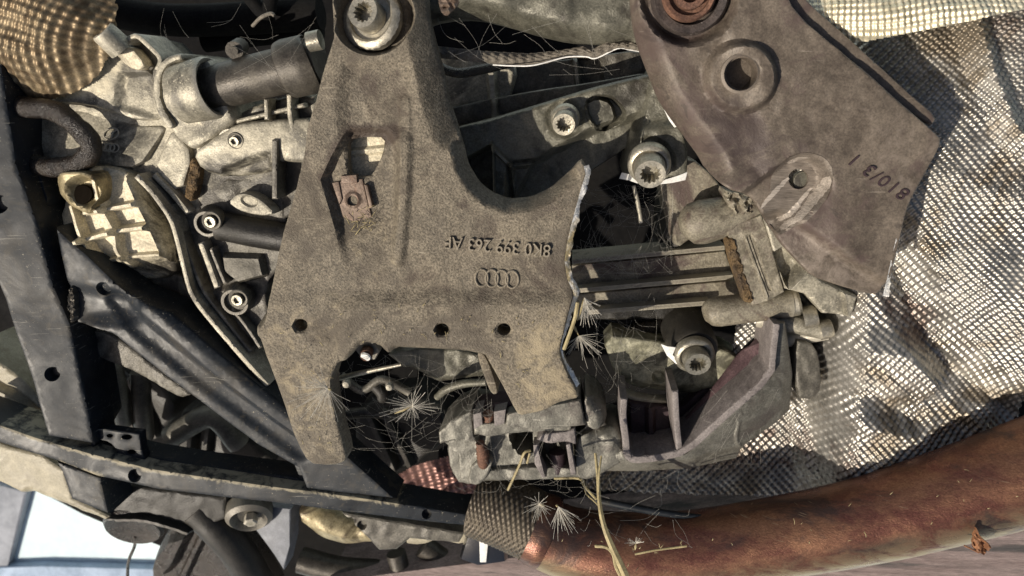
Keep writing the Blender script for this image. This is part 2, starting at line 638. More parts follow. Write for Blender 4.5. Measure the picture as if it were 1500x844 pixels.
M['black'] = dirty('black_paint', (.009, .0115, .015), (.014, .0175, .022), (.44, .40, .31), 0, .45, speckle=.55, grain=.1, bump=.2, bdist=.0002,
                   stain=(.028, .027, .025), stain_amt=.3, spec=.22, dusty=(.34, .30, .21), scratch=(.22, .21, .18), blot=(.05, .045, .036))
M['void'] = dirty('void_shade', (.004, .004, .0045), (.010, .0095, .009), (.05, .045, .04), 0, .85, speckle=.15, grain=.3, bump=.4, spec=.1)  # near-black puts the shade of the deep cavity into the colour
M['sooty'] = dirty('sooty_shade_metal', (.011, .010, .0085), (.024, .022, .018), (.20, .18, .14), .1, .5, speckle=.4, grain=.3, bump=.5, rim=(.08, .072, .06))  # soot colour darkened to stand in for shade in deep recesses
M['rubber'] = dirty('oily_rubber', (.014, .011, .009), (.03, .022, .015), (.12, .08, .04), 0, .28, speckle=.1, grain=.2, bump=.9, bdist=.0012, spec=.6)
M['darksteel'] = dirty('dark_steel', (.040, .035, .029), (.085, .076, .062), (.32, .29, .22), .35, .45, speckle=.3, grain=.25, bump=.4)
M['steel'] = dirty('zinc_steel', (.27, .25, .20), (.40, .37, .30), (.55, .48, .34), .6, .42, speckle=.45, grain=.2, bump=.35,
                   stain=(.22, .14, .07), stain_amt=.15)
M['boltdark'] = dirty('grey_steel', (.22, .205, .165), (.33, .31, .25), (.5, .45, .34), .6, .4, speckle=.3, grain=.2, bump=.35)
M['bush'] = dirty('grimy_bush', (.035, .028, .026), (.085, .068, .06), (.3, .26, .24), .3, .6, speckle=.55, grain=.3, bump=.6)
M['rust'] = dirty('rusty_steel', (.085, .045, .032), (.17, .088, .056), (.42, .26, .15), .2, .7, speckle=.3, grain=.35, bump=.7)
M['rustclip'] = dirty('rusty_spring_steel', (.115, .080, .060), (.17, .128, .098), (.4, .3, .22), .3, .55, speckle=.2, grain=.25, bump=.4,
                      stain=(.20, .085, .045), stain_amt=.35)
M['rustgold'] = dirty('orange_rust_scale', (.075, .052, .030), (.19, .12, .05), (.44, .34, .17), .1, .7, speckle=.5, grain=.45, bump=1, bdist=.0015,
                      stain=(.05, .035, .025), stain_amt=.4)
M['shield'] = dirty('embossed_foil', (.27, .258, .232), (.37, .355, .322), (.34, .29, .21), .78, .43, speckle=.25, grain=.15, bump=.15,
                    stain=(.20, .170, .13), stain_amt=.42, grease_shade=(.13, .10, .085), blot=(.17, .15, .12))
M['shield_warm'] = dirty('warm_foil', (.62, .56, .40), (.70, .64, .49), (.74, .68, .52), .6, .5, speckle=.2, grain=.12, bump=.15)
M['shield_soot'] = dirty('sooty_foil', (.15, .108, .062), (.29, .23, .145), (.46, .39, .26), .55, .52, speckle=.2, grain=.25, bump=.2,
                         stain=(.10, .065, .035), stain_amt=.45)
M['shield_red'] = dirty('heat_stained_foil', (.17, .085, .075), (.28, .16, .135), (.55, .35, .26), .6, .4, speckle=.2, grain=.2, bump=.2)
M['pipe'] = dirty('heat_tinted_steel', (.140, .056, .043), (.200, .102, .060), (.42, .33, .21), .65, .34, speckle=.25, grain=.22, bump=.4,
                  stain=(.072, .046, .040), stain_amt=.36, stretch=(.7, 1.3, 1, -.2), crust=(.34, .265, .155), scratch=(.36, .26, .17))
M['braid'] = dirty('braided_steel', (.060, .048, .036), (.11, .092, .066), (.30, .25, .17), .4, .5, speckle=.3, grain=.3, bump=.3)
M['cream'] = dirty('cream_wax', (.27, .24, .165), (.37, .335, .245), (.50, .46, .35), 0, .5, speckle=.3, grain=.15, bump=.5,
                   stain=(.17, .14, .10), stain_amt=.3)
M['pan'] = dirty('mottled_pan', (.16, .155, .105), (.36, .345, .25), (.5, .48, .36), .15, .5, scale=1.6, speckle=.3, grain=.25, bump=.4, stain=(.07, .066, .045), stain_amt=.5)
M['white'] = plain('white_flake', (.82, .81, .77), .5)
M['grey'] = plain('grey_concrete', (.34, .36, .40), .8)
M['ground'] = dirty('pale_concrete', (.60, .72, .77), (.63, .75, .80), (.86, .86, .85), 0, .85, scale=.1, speckle=.1, grain=.04, bump=.1)
M['blue'] = plain('pale_blue_strip', (.34, .44, .58), .7)
M['wood'] = dirty('weathered_wood', (.17, .125, .115), (.27, .215, .20), (.40, .34, .30), 0, .75, speckle=.2, grain=.3, bump=.8, bdist=.0015,
                  stain=(.075, .07, .068), stain_amt=.4, stretch=(.12, 2.2, 1, -.09))
M['strap'] = dirty('grey_webbing', (.115, .10, .08), (.17, .15, .12), (.3, .27, .21), 0, .75, speckle=.2, grain=.3, bump=.5)
M['fibre'] = plain('seed_fluff', (.74, .70, .61), .7)
M['web'] = plain('cobweb_thread', (.42, .40, .35), .6)
M['straw'] = dirty('dry_straw', (.25, .20, .10), (.38, .32, .17), (.5, .44, .28), 0, .6, speckle=.2, grain=.2, bump=.3)
M['leaf'] = dirty('dead_leaf', (.13, .055, .025), (.24, .11, .05), (.36, .2, .1), 0, .7, speckle=.2, grain=.35, bump=.8)
M['brass'] = dirty('oily_gold_metal', (.24, .195, .105), (.38, .325, .20), (.56, .50, .35), .3, .45, speckle=.3, grain=.25, bump=.4,
                   stain=(.05, .035, .018), stain_amt=.5)
M['mark'] = plain('dark_stamp_ink', (.035, .02, .024), .7)
M['oil'] = plain('black_oil', (.008, .006, .004), .8, 0, .02)
M['gloss'] = plain('glossy_black_plastic', (.012, .013, .016), .06, 0, .9)
M['silver'] = dirty('silver_paint', (.15, .158, .175), (.20, .21, .23), (.35, .35, .35), .2, .65, speckle=.2, grain=.12, bump=.2)

#@@SETTING
# ------------------------------------------------------------------ setting
def sheet(name, pts, z, mat):
    V = WA(np.array(pts, float), z)
    o = obj(name, V, [list(range(len(V)))[::-1]], mat, None, 0, False)
    return o


g = obj('ground', [(-12, -12, .12), (12, -12, .12), (12, 12, .12), (-12, 12, .12)], [[0, 1, 2, 3]], M['ground'], None, 0, False)
finish(g, 'bright pale ground beside the car', None, None, 'structure')
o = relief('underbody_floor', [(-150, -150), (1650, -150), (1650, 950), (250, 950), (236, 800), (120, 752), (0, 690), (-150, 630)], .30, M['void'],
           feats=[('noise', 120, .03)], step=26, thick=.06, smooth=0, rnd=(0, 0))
finish(o, 'black floor standing in for the shade deep behind the gearbox', None, None, 'structure')

#@@BRACKET
# ------------------------------------------------------------------ the broken bracket
ZB = .60
left_edge = [(472, -30), (471, 0), (473, 53), (458, 101), (447, 144), (434, 187), (429, 225), (418, 274), (399, 338), (386, 400), (378, 440), (375, 463)]
leg = [(379, 498), (397, 549), (415, 597), (428, 640), (446, 675), (451, 678), (487, 681), (505, 677), (508, 668), (495, 619), (488, 585), (485, 559), (490, 540), (497, 528)]
low = [(512, 524), (532, 500), (556, 503), (570, 518), (581, 508), (599, 509), (637, 510), (682, 513), (700, 516), (714, 520), (727, 543), (742, 570), (754, 594), (761, 605)]
bot = [(780, 602), (799, 597), (815, 587), (830, 583), (848, 579)]
tear = [(845, 567), (833, 546), (824, 525), (820, 508), (828, 477), (833, 455), (842, 428), (833, 408), (829, 381), (833, 354), (838, 332), (845, 306), (852, 280), (860, 255), (857, 243), (851, 235)]
arc = [(833, 256), (804, 281), (775, 294), (743, 297), (717, 287), (698, 272), (681, 245), (674, 215)]
right_edge = [(666, 187), (653, 149), (645, 107), (634, 67), (623, 24), (621, 0), (618, -30)]
b_out = left_edge + leg + low + bot + tear + arc + right_edge
hole_win = chaikin([(503, 206), (530, 202), (559, 203), (556, 228), (541, 258), (530, 262), (506, 262), (503, 240)], 1)


def pocket(u, v):
    # sunk channel with a hard wall on the clip side, fading out downwards
    lw = np.interp(v, [190, 235, 264, 335, 385, 440], [506, 482, 469, 490, 502, 505])
    rw = np.interp(v, [190, 215, 310, 365, 440], [572, 590, 589, 582, 578])
    a = sst((u - lw) / 9) * sst((rw - u) / 22)
    dv = sst((v - 188) / 10) * (1 - sst((v - 300) / 110))
    return -.0065 * a * dv


bracket = thing('gearbox_bracket', W(600, 350, ZB), 'brown-grey cast bracket snapped off along a bright jagged edge, raised rings emblem', 'bracket')
feats_b = [
    ('edge', left_edge, 17, .026, 1.3), ('edge', right_edge + [], 36, .012, 1.2), ('edge', arc, 17, .012, 1.5),
    ('plat', [(506, 95), (592, 95), (600, 150), (600, 195), (500, 195), (500, 150)], -.0035, 26),
    ('fn', pocket), ('guide', [(506, 190), (482, 235), (469, 264), (490, 335), (502, 385)]), ('guide', [(515, 190), (491, 235), (478, 264), (499, 335), (511, 385)]), ('guide', [(590, 205), (589, 310), (582, 365)]), ('guide', [(568, 205), (567, 310), (560, 365)]),
    ('ridge', [(592, 150), (594, 240), (588, 330), (583, 380)], 13, .0022),
    ('boss', (545, 22), 55, -.013, 10),
    ('plat', [(500, 600), (498, 477), (503, 452), (522, 437), (700, 433), (900, 436), (900, 650)], .0045, 30),
    ('plat', [(340, 445), (480, 432), (505, 470), (500, 720), (300, 720)], .0015, 30),
    ('edge', low[:10], 7, .003, 1.5), ('edge', leg[:6], 10, .004, 2),
    ('noise', 60, .0007), ('noise', 14, .00025)]
body = relief('body', b_out, ZB, M['bracket'], bracket, feats_b,
              [hole_win, circ((441, 476), 10, 16, 9), circ((649, 480), 10, 16, 9), circ((739, 480), 10, 16, 9)], step=4.2, thick=.014, smooth=1,
              rnd=(4, .0012), grime_shade=[('grease_shade', [(496, 182), (580, 180), (590, 205), (560, 214), (500, 212), (478, 262), (466, 262), (482, 220)], .9, 26),  # reddish grime, with the shade of the pocket walls painted in
                                     ('grease_shade', [(500, 86), (600, 86), (610, 190), (590, 330), (560, 190), (500, 180)], .38, 60), ('grease_shade', [(630, 200), (700, 300), (840, 270), (830, 330), (690, 350), (610, 260)], .4, 50),
                                     ('grease_shade', [(500, 395), (840, 380), (830, 440), (510, 446)], .3, 40),
                                     ('dusty', [(745, 500), (830, 440), (860, 580), (760, 620)], .55, 60), ('dusty', [(370, 440), (500, 440), (500, 690), (420, 690)], .30, 60), ('dusty', [(520, 300), (560, 330), (600, 420), (500, 400)], .3, 50)])


def ribbon(name, pts, w0, w1, z0, z1, mat, parent, jag=1.2, step=3):
    """a ragged strip along a broken edge: from the face rim out and down to the far side of the break"""
    p = resample(np.array(pts, float), step, False)
    t = np.gradient(p, axis=0)
    nn = np.stack([-t[:, 1], t[:, 0]], 1) / (np.linalg.norm(t, axis=1)[:, None] + 1e-9)
    n = len(p)
    rows = 4
    V = []
    wj = np.convolve(rng.normal(0, 1, n + 8), np.ones(9) / 3, 'valid')[:n]
    for k in range(rows):
        s = k / (rows - 1)
        off = (w0 + (w1 + wj * jag) * s)[:, None] if k else np.full((n, 1), w0)
        q = p + nn * off + rng.normal(0, jag * .3 * s, (n, 2))
        v = WA(q, ZB)
        v[:, 2] = z0 + (z1 - z0) * s ** 1.3 + rng.normal(0, .0006 * s, n)
        V.append(v)
    V = np.vstack(V)
    Fc = []
    for k in range(rows - 1):
        for i in range(n - 1):
            Fc.append([k * n + i, k * n + i + 1, (k + 1) * n + i + 1, (k + 1) * n + i])
    o = obj(name, V, Fc, mat, parent, 60)
    return o


te = ribbon('torn_edge', tear[:-1], -2.0, 8, ZB + .0008, ZB - .0018, M['fresh'], body, 1.5)
te['label'] = 'pale jagged strip of freshly torn metal'


def text_mesh(name, s, c, ang, width, height, z, ext, mat, parent, shear=0.0, spacing=1.0):
    """lettering centred at picture position c, fitted to width x height in pixels"""
    cv = bpy.data.curves.new('font_curve', 'FONT')
    cv.body = s
    cv.extrude = .5
    cv.resolution_u = 3
    cv.shear = shear
    cv.space_character = spacing
    to = bpy.data.objects.new('font_object', cv)
    COL.objects.link(to)
    bpy.context.view_layer.update()
    me = bpy.data.meshes.new_from_object(to.evaluated_get(bpy.context.evaluated_depsgraph_get()))
    V = np.array([v.co[:] for v in me.vertices])
    Fc = [list(p.vertices) for p in me.polygons]
    bpy.data.objects.remove(to)
    bpy.data.meshes.remove(me)
    bpy.data.curves.remove(cv)
    lo, hi = V.min(0), V.max(0)
    V[:, :2] -= (lo[:2] + hi[:2]) / 2
    sc = pxm(c[0], c[1], z)
    V[:, 0] *= width * sc / (hi[0] - lo[0])
    V[:, 1] *= height * sc / (hi[1] - lo[1])
    V[:, 2] *= ext / .5
    ca, sa = math.cos(ang), math.sin(ang)
    w = W(c[0], c[1], z)
    X = np.stack([V[:, 0] * ca - V[:, 1] * sa + w.x, V[:, 0] * sa + V[:, 1] * ca + w.y, V[:, 2] + z], 1)
    return obj(name, X, Fc, mat, parent, 30, False)


lt = text_mesh('lettering', '8K0 399 263 AF', (729, 361), math.radians(176.3), 154, 19, ZB, .0018, M['bracket'], body)
lt['label'] = 'raised part number 8K0 399 263 AF, upside down'


def ring_tubes(name, cs, rx, ry, z, rt, mat, parent, rot=0, extra=()):
    V, Fc = [], []
    for c in cs:
        P = [np.array(W(x, y, z)) for x, y in circ(c, rx, 26, ry, rot)]
        P.append(P[0])
        v, f = tube_geo(np.array(P), rt, 6, False)
        b = len(V); V += v; Fc += [[q + b for q in x] for x in f]
    for L in extra:
        v, f = tube_geo(np.array([W(x, y, z) for x, y in L]), rt, 6, True)
        b = len(V); V += v; Fc += [[q + b for q in x] for x in f]
    return obj(name, V, Fc, mat, parent, 60)


em = ring_tubes('emblem', [(705.8, 407), (720.8, 407.6), (735.3, 408.3), (750.5, 409.3)], 9.2, 12.4, ZB + .0002, .0008, M['bracket'], body)
em['label'] = 'four interlocking raised rings in a row'
wp = relief('backing_panel', [(485, 195), (575, 195), (575, 270), (485, 275)], ZB - .019, M['gear_bright'], None, [('ridge', [(490, 226), (570, 218)], 7, .002), ('noise', 20, .001)], step=6, thick=.01, smooth=0, rnd=(2, .001))
finish(wp, 'pale alloy face showing through the square window of the bracket', 'casting')
relief('rear_lip', [(696, 515), (712, 519), (731, 574), (724, 580), (716, 572)], ZB - .012, M['bracket'], bracket, step=5, thick=.02, rnd=(3, .001))

#@@FRAGMENT
# ------------------------------------------------------------------ the other half
frag = thing('bracket_fragment', W(1170, 220, ZB), 'broken-off slab of dark cast metal with a bored boss, beside the silver foil shield', 'casting')
fz = ZB - .004
f_top = [(1143, -30), (1165, 20), (1249, 88), (1327, 157), (1372, 196), (1381, 206)]
f_tear = [(1367, 237), (1345, 274), (1326, 312), (1320, 349), (1312, 378), (1305, 410), (1297, 438)]
f_low = [(1271, 434), (1228, 421), (1196, 411), (1175, 389), (1149, 360), (1137, 338), (1119, 313), (1110, 297), (1092, 285), (1065, 277), (1041, 253), (1031, 234), (1012, 208), (996, 187), (980, 165), (967, 144), (953, 107), (937, 67), (927, 27), (924, -30)]


def spotface(u, v):
    # milled recess: round at the hole, running out through the broken lower edge
    ax, ay = -.78, .63
    du, dv = u - 1178, v - 266
    t = np.clip(du * ax + dv * ay, 0, 200)
    d = np.sqrt((du - ax * t) ** 2 + (dv - ay * t) ** 2)
    d0 = np.sqrt(du ** 2 + dv ** 2)
    R = 41 + t * .04
    return -.0105 * (1 - sst((d - R + 14) / 17)) - .0 * d0


f_feats = [
    ('edge', f_low[10:], 34, .014, 1.5), ('boss', (1085, 113), 50, .007, 13), ('boss', (1010, -4), 66, -.010, 16),
    ('fn', spotface),
    ('plat', [(1150, 318), (1180, 335), (1240, 380), (1330, 435), (1300, 480), (1100, 460), (1100, 330)], -.007, 20),
    ('plat', [(930, 60), (990, 66), (1060, 58), (1110, 160), (1120, 260), (1030, 260), (960, 160)], -.003, 40),
    ('noise', 70, .0014), ('noise', 16, .0002)]
fbody = relief('body', f_top + f_tear + f_low, fz, M['fragment'], frag, f_feats,
       [circ((1085, 108), 23, 24), circ((1178, 266), 15, 20)], step=4.6, thick=.016, smooth=1, rnd=(4, .001),
       grime_shade=[('grease_shade', [(1040, 140), (1130, 160), (1150, 250), (1110, 290), (1040, 250), (1000, 180)], .55, 60), ('grease_shade', [(930, -20), (1080, -20), (1070, 60), (1000, 80), (940, 60)], .6, 40),
              ('grease_shade', [(1120, 170), (1220, 200), (1240, 260), (1225, 300), (1215, 240), (1140, 220)], .45, 40), ('dusty', [(1180, 330), (1310, 420), (1300, 445), (1180, 400), (1140, 345)], .5, 30), ('dusty', [(1250, 140), (1380, 200), (1320, 300), (1260, 240)], .3, 60)])  # dark crescent paints the recess's shadow, pale strip the light on the bevel
rl = relief('rim_flange', [(1160, -30), (1180, 0), (1249, 61), (1300, 107), (1340, 144), (1373, 171), (1365, 186), (1320, 158), (1240, 90), (1135, -5), (1120, -30)], fz - .006,
            M['fragment'], frag, [('noise', 20, .0004)], step=6, thick=.012, smooth=1, rnd=(4, .001))
te = ribbon('torn_edge', [(1318, 352), (1312, 378), (1305, 410), (1298, 437)][::-1], -1, 6, fz, fz - .0015, M['fresh'], fbody, 1.6)
bl = lathe('bore_sleeve', [(.0100, -.012), (.0098, .0001), (.0084, .0008), (.0082, -.014), (.0078, -.014)], W(1085, 108, fz + .0062), M['fragment'], frag)
sf = relief('spotface', [(1222, 250), (1217, 285), (1190, 318), (1150, 350), (1142, 342), (1122, 313), (1134, 292), (1137, 258), (1150, 234), (1180, 222), (1208, 230)], fz + .0003, M['spot'], fbody, f_feats, [circ((1178, 266), 15.5, 20)],
            step=4.2, thick=.001, smooth=1, rnd=(0, 0))
sf['label'] = 'bright brushed milled recess'
nb = text_mesh('stamped_number', '810/3 1', (1288, 261), math.radians(147), 103, 19, fz + .0001, .0006, M['mark'], fbody, .15, 1.15)
nb['label'] = 'dark stamped digits 810/3 1, upside down'
s = prism('bore_plug', circ((1178, 267), 16, 18), fz - .013, .004, M['olive'], frag)
for pts in ([(1216, 256), (1221, 268), (1206, 292), (1172, 326), (1152, 344), (1149, 340), (1180, 308), (1204, 280)], [(1196, 278), (1200, 281), (1158, 330), (1146, 334), (1170, 306)],
            [(1162, 262), (1165, 266), (1140, 292), (1121, 312), (1120, 308), (1136, 286)], [(1158, 240), (1176, 231), (1196, 233), (1180, 236), (1164, 244)]):
    relief('scratch', pts, fz + .0005, M['scratch'], sf, f_feats[:-1], step=3.5, thick=.0006, smooth=1, rnd=(0, 0), jag=.5)  # bare streaks that also paint the lit recess wall and its highlight


#@@BOLTS
# ------------------------------------------------------------------ bolts
def spline_head(name, c, r, h, mat, parent, axis=(0, 0, 1), teeth=12, hole=.62, depth=.7, flange=1.0):
    """round bolt head with a toothed socket"""
    Mx = frame(axis)
    n = teeth * 4
    rows = []
    def ring(rad, z): rows.append([Vector((rad * math.cos(2 * math.pi * j / n), rad * math.sin(2 * math.pi * j / n), z)) for j in range(n)])
    def star(r0, r1, z):
        o = []
        for j in range(n):
            q = (r0, r0 * .55 + r1 * .45, r1, r0 * .55 + r1 * .45)[j % 4]
            o.append(Vector((q * math.cos(2 * math.pi * j / n), q * math.sin(2 * math.pi * j / n), z)))
        rows.append(o)
    ring(r * flange, 0); ring(r * flange, h * .12); ring(r, h * .3); ring(r, h * .9); ring(r * .95, h); ring(r * .80, h)
    star(r * hole * 1.08, r * hole * .84, h * .98); star(r * hole, r * hole * .78, h * .9); star(r * hole, r * hole * .78, h * (1 - depth))
    V = [(Vector(c) + Mx @ v)[:] for rw in rows for v in rw]
    Fc = []
    for i in range(len(rows) - 1):
        for j in range(n):
            k = (j + 1) % n
            Fc.append([i * n + j, i * n + k, (i + 1) * n + k, (i + 1) * n + j])
    Fc.append([(len(rows) - 1) * n + j for j in range(n)])
    return obj(name, V, Fc, mat, parent, 32)


def flange_bolt(u, v, z, r_head, r_fl, label, mat, group, lean=(0, 0), hh=.9, cup=None, knurl=False):
    s = pxm(u, v, z)
    base = W(u, v, z)
    axis = Vector((lean[0], lean[1], 1)).normalized()
    t = thing('flange_bolt', base, label, 'bolt', group)
    R = r_fl * s
    rf = (lambda i, j: 1 + (.03 if (knurl and i in (1, 2) and j % 2) else 0))
    lathe('flange', [(R, -.003), (R, .0012), (R * .93, .0026), (R * .80, .0032), (R * .72, .0024), (R * .70, .0)], base, mat, t, axis, 56 if knurl else 36, 40, rf)
    spline_head('head', Vector(base) + axis * .0005, r_head * s, r_head * s * hh + .003, mat, t, axis)
    return t


flange_bolt(545, 27, ZB - .010, 23, 45, 'large bolt with knurled washer sunk in the rings-emblem bracket', M['steel'], 'flange bolts', (-.22, .26), .8, knurl=True)
flange_bolt(828, 174, .552, 17, 21, 'small bolt with toothed socket in the olive side cover', M['steel'], 'flange bolts', (-.06, -.30), 1.0)
flange_bolt(951, 240, .562, 23, 32, 'toothed-socket bolt on the olive post with torn white flakes', M['steel'], 'flange bolts', (-.02, -.38), 1.1)
flange_bolt(1017, 520, .536, 20, 30, 'grey toothed-socket bolt on the dark stub above the carrier', M['boltdark'], 'flange bolts', (.10, -.28), .8)

# rusty bush at the top of the fragment
bu = thing('rusty_bush', W(1010, -4, fz - .010), 'rusty stepped bush seated in the top recess of the broken slab', 'bush')
s = pxm(1010, 0, fz)
lathe('outer_ring', [(58 * s, -.008), (58 * s, .003), (54 * s, .006), (43 * s, .005), (41 * s, -.002)], W(1010, -6, fz - .008), M['bush'], bu, (0, 0, 1), 40)
lathe('inner_ring', [(40 * s, -.008), (40 * s, .004), (37 * s, .006), (31 * s, .0055), (30 * s, .002), (24 * s, .002), (23 * s, .008), (14 * s, .008), (13 * s, .0), (2 * s, 0)],
      W(1008, -8, fz - .004), M['rust'], bu, (0, 0, 1), 40)

# clip nut in the pocket
cl = thing('clip_nut', W(517, 295, ZB - .006), 'rusty spring-steel clip nut below the square window of the bracket', 'clip')
relief('plate', [(494, 266), (531, 262), (537, 290), (545, 318), (520, 326), (502, 318), (496, 296)], ZB - .0055, M['rustclip'], cl,
       [('boss', (517, 293), 11, .0012, 4)], [circ((517, 294), 7.5, 14)], step=4, thick=.0016, smooth=0, rnd=(1.5, .0004))
prism('tongue', [(499, 258), (522, 256), (523, 268), (500, 269)], ZB - .004, .004, M['rustclip'], cl, .0004)
prism('side_tab', [(533, 270), (538, 272), (546, 304), (541, 306)], ZB - .003, .006, M['rustclip'], cl, .0004)
prism('side_flap', [(486, 268), (496, 266), (501, 292), (497, 300)], ZB - .0045, .003, M['rustclip'], cl, .0004)

#@@GEARBOX
# ------------------------------------------------------------------ gearbox, left side
gb = thing('gearbox_housing', W(280, 250, .47), 'dusty cast alloy gearbox housing with tube socket, ribs and raised emblem', 'gearbox')
gz = .532
def rail(name, pts, w, z, thick, mat, parent, rnd=(3, .0012), smooth=2):
    """a cast rib of even width along a line"""
    p = resample(chaikin(pts, smooth, False), 6, False)
    t = np.gradient(p, axis=0)
    nn = np.stack([t[:, 1], -t[:, 0]], 1) / (np.linalg.norm(t, axis=1)[:, None] + 1e-9) * w * .5
    return relief(name, np.vstack([p + nn, (p - nn)[::-1]]), z, mat, parent, step=4, thick=thick, smooth=0, rnd=rnd)


relief('shell', [(100, 130), (135, 92), (168, 66), (200, 50), (236, 84), (262, 78), (300, 84), (330, 130), (345, 168), (380, 150), (430, 138), (470, 140), (470, 300), (400, 330), (300, 330),
                 (262, 400), (250, 330), (205, 262), (150, 250), (60, 250), (60, 190)], gz - .002, M['gear'], gb, [('noise', 50, .001)], step=6, thick=.05, smooth=1, rnd=(6, .004),
       grime_shade=[('grease_shade', [(345, 140), (470, 130), (470, 180), (345, 186)], .6, 20), ('grease_shade', [(300, 240), (480, 225), (480, 340), (280, 340)], .8, 30)])
relief('upper_wing', [(96, 138), (134, 96), (163, 72), (180, 76), (222, 106), (226, 140), (240, 176), (198, 178), (160, 164), (132, 154), (70, 150)], gz + .003, M['gear'], gb,
       [('fn', lambda u, v: .00005 * (180 - u)), ('plat', [(176, 110), (222, 108), (232, 176), (170, 156)], -.003, 8), ('noise', 40, .0006)], step=5, thick=.02, smooth=1, rnd=(6, .003),
       grime_shade=[('dusty', [(100, 140), (135, 95), (180, 80), (176, 140), (130, 150)], .6, 30), ('grease_shade', [(178, 112), (215, 112), (232, 170), (174, 152)], .35, 12)])  # darker patch paints a cast shadow on the wing
relief('emblem_face', [(50, 158), (132, 160), (160, 170), (196, 184), (243, 184), (232, 206), (207, 246), (165, 243), (60, 250)], gz + .0005, M['gear'], gb, [('fn', lambda u, v: .00008 * (v - 200)), ('noise', 40, .0006)], step=5, thick=.02, smooth=1, rnd=(5, .002),
       grime_shade=[('grease_shade', [(138, 172), (228, 186), (225, 215), (196, 245), (140, 240)], .55, 20)])  # darker patch paints the shadow falling across the emblem
relief('raised_pad', [(166, 76), (190, 66), (213, 94), (205, 104), (186, 99)], gz + .009, M['gear_bright'], gb, [('noise', 20, .0006)], step=4, thick=.01, smooth=1, rnd=(3, .0012))
rail('web_rib', [(180, 62), (198, 50), (216, 66), (236, 86), (228, 104)], 8, gz + .014, .03, M['gear'], gb)
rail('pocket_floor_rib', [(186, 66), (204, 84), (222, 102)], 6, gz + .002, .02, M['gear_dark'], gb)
relief('flange_ring', [(266, 77), (245, 82), (231, 94), (223, 114), (223, 146), (231, 170), (247, 191), (256, 184), (243, 164), (235, 143), (235, 118), (240, 102), (251, 92), (266, 88)], gz + .016, M['gear'], gb, step=4, thick=.03, smooth=2, rnd=(4, .002))
relief('socket_body', [(252, 90), (300, 82), (326, 100), (340, 160), (348, 178), (318, 200), (282, 222), (262, 208), (250, 186), (240, 150), (240, 116)], gz + .008, M['gear'], gb,
       [('fn', lambda u, v: .006 * np.clip(1 - ((v - 135 + (u - 290) * .3) / 70) ** 2, 0, 1)), ('noise', 40, .0006)], step=5, thick=.03, smooth=2, rnd=(7, .004), grime_shade=[('dusty', [(255, 130), (290, 110), (310, 160), (300, 190), (265, 180)], .4, 30)])
relief('lower_body', [(284, 224), (318, 200), (348, 180), (400, 175), (470, 172), (470, 240), (402, 236), (398, 254), (332, 262), (294, 250)], gz + .006, M['gear'], gb,
       [('fn', lambda u, v: .004 * np.clip(1 - ((v - 205) / 50) ** 2, 0, 1)), ('plat', [(385, 228), (396, 226), (396, 262), (330, 268), (330, 250)], -.005, 12), ('noise', 30, .0007)], step=4.5, thick=.03, smooth=1, rnd=(6, .003),
       grime_shade=[('grease_shade', [(300, 226), (400, 222), (400, 262), (300, 258)], .6, 20)])
relief('side_plate', [(222, 253), (246, 196), (256, 192), (283, 225), (265, 286)], gz + .003, M['gear'], gb, [('noise', 30, .0006)], step=5, thick=.02, smooth=1, rnd=(4, .002))
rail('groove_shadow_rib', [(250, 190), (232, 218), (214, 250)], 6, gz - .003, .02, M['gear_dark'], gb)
rail('cast_rib', [(389, 145), (390, 177)], 7, gz + .010, .02, M['gear'], gb)
rail('cast_rib', [(423, 138), (424, 176), (434, 204)], 8, gz + .010, .02, M['gear'], gb)
rail('cast_rib', [(345, 178), (395, 166), (445, 154)], 7, gz + .006, .02, M['gear'], gb)
rail('cast_rib', [(402, 205), (402, 292)], 9, gz + .013, .03, M['gear_dark'], gb)
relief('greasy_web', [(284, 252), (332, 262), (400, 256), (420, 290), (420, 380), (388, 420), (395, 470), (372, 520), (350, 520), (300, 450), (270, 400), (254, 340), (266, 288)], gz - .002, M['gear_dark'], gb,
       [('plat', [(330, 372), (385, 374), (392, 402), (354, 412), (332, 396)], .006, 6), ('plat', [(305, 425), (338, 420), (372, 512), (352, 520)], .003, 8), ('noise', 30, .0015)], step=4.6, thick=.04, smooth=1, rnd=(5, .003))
tube('greasy_barrel', [(322, 330, gz), (370, 340, gz), (430, 350, gz)], 21, M['sooty'], gb, 5, 22)
rail('flange_rail', [(198, 258), (222, 282), (249, 320), (257, 345), (268, 390), (279, 434), (316, 480), (362, 533), (392, 566)], 8, gz + .014, .03, M['gear'], gb)
rail('flange_rail', [(216, 262), (238, 288), (258, 322), (268, 352), (286, 402), (298, 430), (330, 470), (366, 516)], 6, gz + .008, .03, M['gear_dark'], gb)
rail('flange_rail', [(224, 256), (252, 284), (276, 314)], 9, gz + .006, .02, M['gear'], gb)
rail('lower_rib', [(293, 356), (304, 385), (318, 424)], 9, gz + .008, .02, M['gear'], gb)
rail('lower_rib', [(308, 364), (318, 390), (330, 418)], 6, gz + .006, .02, M['gear_dark'], gb)
rail('lower_rib', [(338, 452), (360, 478), (382, 512)], 6, gz + .006, .02, M['gear_dark'], gb)
for (u, v, r_, h_) in ((345, 205, 19, .008), (311, 323, 19, .009), (350, 437, 20, .008)):
    q = pxm(u, v, gz)
    lathe('screw_boss', [(r_ * 1.25 * q, -.01), (r_ * q, h_ * .85), (r_ * .94 * q, h_), (r_ * .74 * q, h_), (r_ * .7 * q, h_ - .003), (.0005, h_ - .003)], W(u, v, gz), M['gear'] if v < 300 else M['gear_dark'], gb, (.05, -.1, 1), 30)
